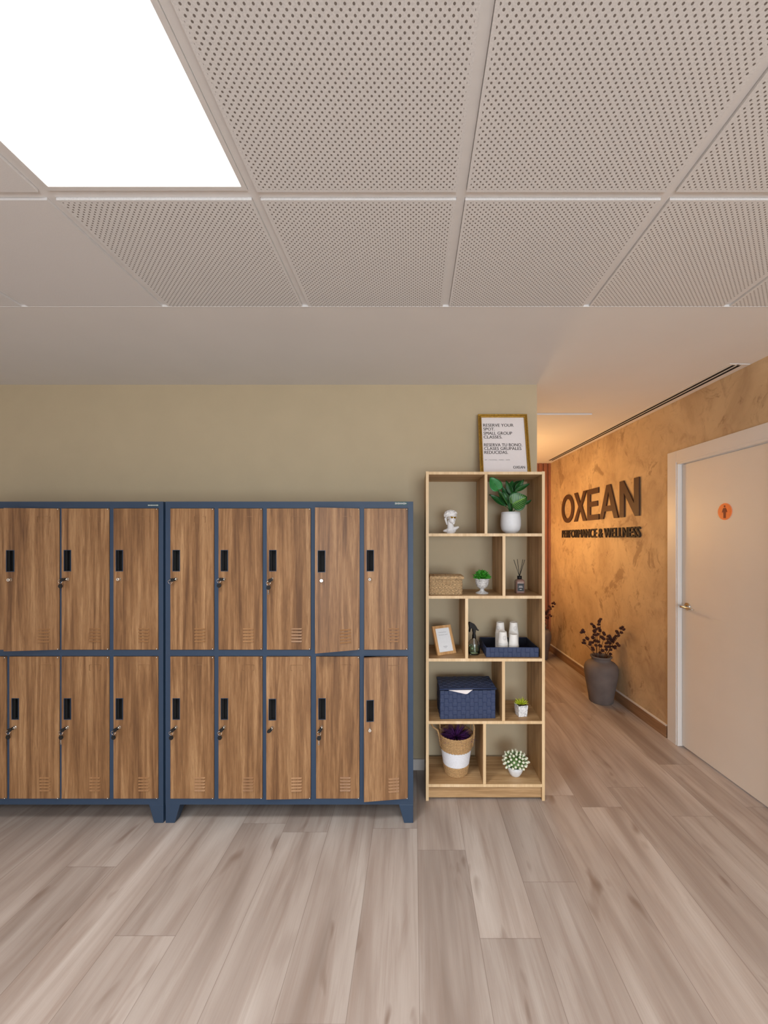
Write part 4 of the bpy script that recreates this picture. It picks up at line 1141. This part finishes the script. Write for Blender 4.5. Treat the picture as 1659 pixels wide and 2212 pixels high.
# ---------------------------------------------------------------- floor vases with dried stems
def make_vase(loc, label):
    t = thing('floor_vase', label, 'vase', loc)
    m = MB()
    m.lathe([(0.098, 0.0), (0.103, 0.006), (0.110, 0.06), (0.124, 0.14), (0.137, 0.21), (0.1455, 0.27), (0.1455, 0.305), (0.138, 0.335), (0.118, 0.358), (0.094, 0.371),
             (0.082, 0.380), (0.080, 0.392), (0.086, 0.402), (0.094, 0.410), (0.094, 0.418), (0.088, 0.421), (0.080, 0.417), (0.074, 0.40), (0.072, 0.37), (0.10, 0.33), (0.10, 0.1), (0.0, 0.08)], 56,
            cap1=False)
    m.build('vase_body', 'vase', t); return t
VX, VYY = 1.731, 3.63
v1 = make_vase((VX, VYY, 0), 'large grey-brown stoneware vase on the floor in front of the ochre wall')
BR = [
 [(745, 612), (722, 650), (760, 640), (812, 740), (825, 755), (862, 845), (905, 905)],
 [(768, 778), (755, 818), (775, 822), (870, 812), (905, 812), (915, 930)],
 [(893, 513), (925, 545), (935, 562), (932, 622), (938, 640), (930, 685), (905, 722), (915, 740), (945, 785)],
 [(1035, 435), (1015, 460), (1012, 475), (1005, 518), (1010, 580), (1022, 605), (1025, 625), (992, 678), (985, 790), (1000, 800)],
 [(1085, 655), (1098, 682), (1048, 722), (1090, 755), (1075, 745), (1020, 862), (1035, 875)],
 [(1390, 565), (1410, 600), (1365, 580), (1375, 652), (1300, 632), (1312, 655), (1325, 700), (1285, 710), (1250, 765), (1235, 800), (1262, 740), (1190, 830)],
 [(1308, 830), (1332, 862), (1275, 880), (1268, 905), (1245, 885), (1200, 930)],
 [(1180, 705), (1195, 735), (1160, 712), (1150, 760), (1205, 770), (1132, 825), (1180, 815), (1165, 805), (1130, 880)],
 [(1120, 885), (1170, 882), (1190, 880), (1062, 940), (1070, 950), (1195, 1000), (1030, 980), (1130, 930)],
 [(965, 595), (960, 690), (975, 790), (960, 860)],
]
def make_bouquet(loc, label):
    t = thing('dried_bouquet', label, 'dried plant', loc); random.seed(21)
    K = VYY / F
    for i, br in enumerate(BR):
        dy = random.uniform(-0.08, 0.08)
        P = []
        for j, (a, b) in enumerate(br):                        # keep every pod clear of the wall
            r_ = (1160 + a / 7.54 - CX) / F; Yp = min(VYY + dy * (1.3 - 0.06 * j), (2.0236 - 0.05) / (r_ + 0.038))
            P.append(Vector((r_ * Yp - VX, Yp - VYY, EYE + (CY - (1280 + b / 7.54)) / F * Yp)))
        P.sort(key=lambda p: -p.z)
        root = Vector((P[-1].x * 0.25, dy * 0.3, 0.20)); mouth = Vector((max(-0.06, min(0.06, P[-1].x * 0.7)), dy * 0.45, 0.415))
        m = MB()
        spine = [root, mouth, (mouth + P[len(P) // 2]) / 2 + Vector((0, 0, 0.008)), P[len(P) // 2] + Vector((0.006, 0, 0)), P[0]]
        m.tube(spine, [0.003, 0.0028, 0.0024, 0.002, 0.0014], 6)
        for p in P:
            q = min((spine[a].lerp(spine[a + 1], f / 6) for a in range(1, 4) for f in range(7)), key=lambda s_: (s_ - p).length + max(0, s_.z - p.z) * 2)
            m.tube([q, (q + p) / 2 + Vector((0, 0, -0.003)), p], 0.0014, 5)
        o = m.build('stem', 'twig', t)
        for p in P:
            m = MB(); m.ball((0, 0, 0), 0.0130, 2, (1.15, 1, 0.95), smooth=False)
            for v in m.bm.verts: v.co *= 1 + 0.28 * math.sin(v.co.x * 420 + p.x * 90) * math.sin(v.co.z * 380 + p.z * 70) + 0.12 * math.sin(v.co.y * 500)
            m.build('pod', 'berry', o, p)
    return t
b1 = make_bouquet((VX, VYY, 0), 'dried brown stems with dark round pods, standing in the nearer floor vase')
FVX, FVY = 1.575, 4.93
v2 = dup(v1, (FVX, FVY, 0)); tag(v2, 'dark stoneware vase at the far corridor end, half hidden behind the bookshelf', 'vase')
b2 = dup(b1, (FVX - 0.01, FVY, 0), math.radians(14)); tag(b2, 'dried dark stems in the far corridor vase, half hidden behind the bookshelf', 'dried plant')
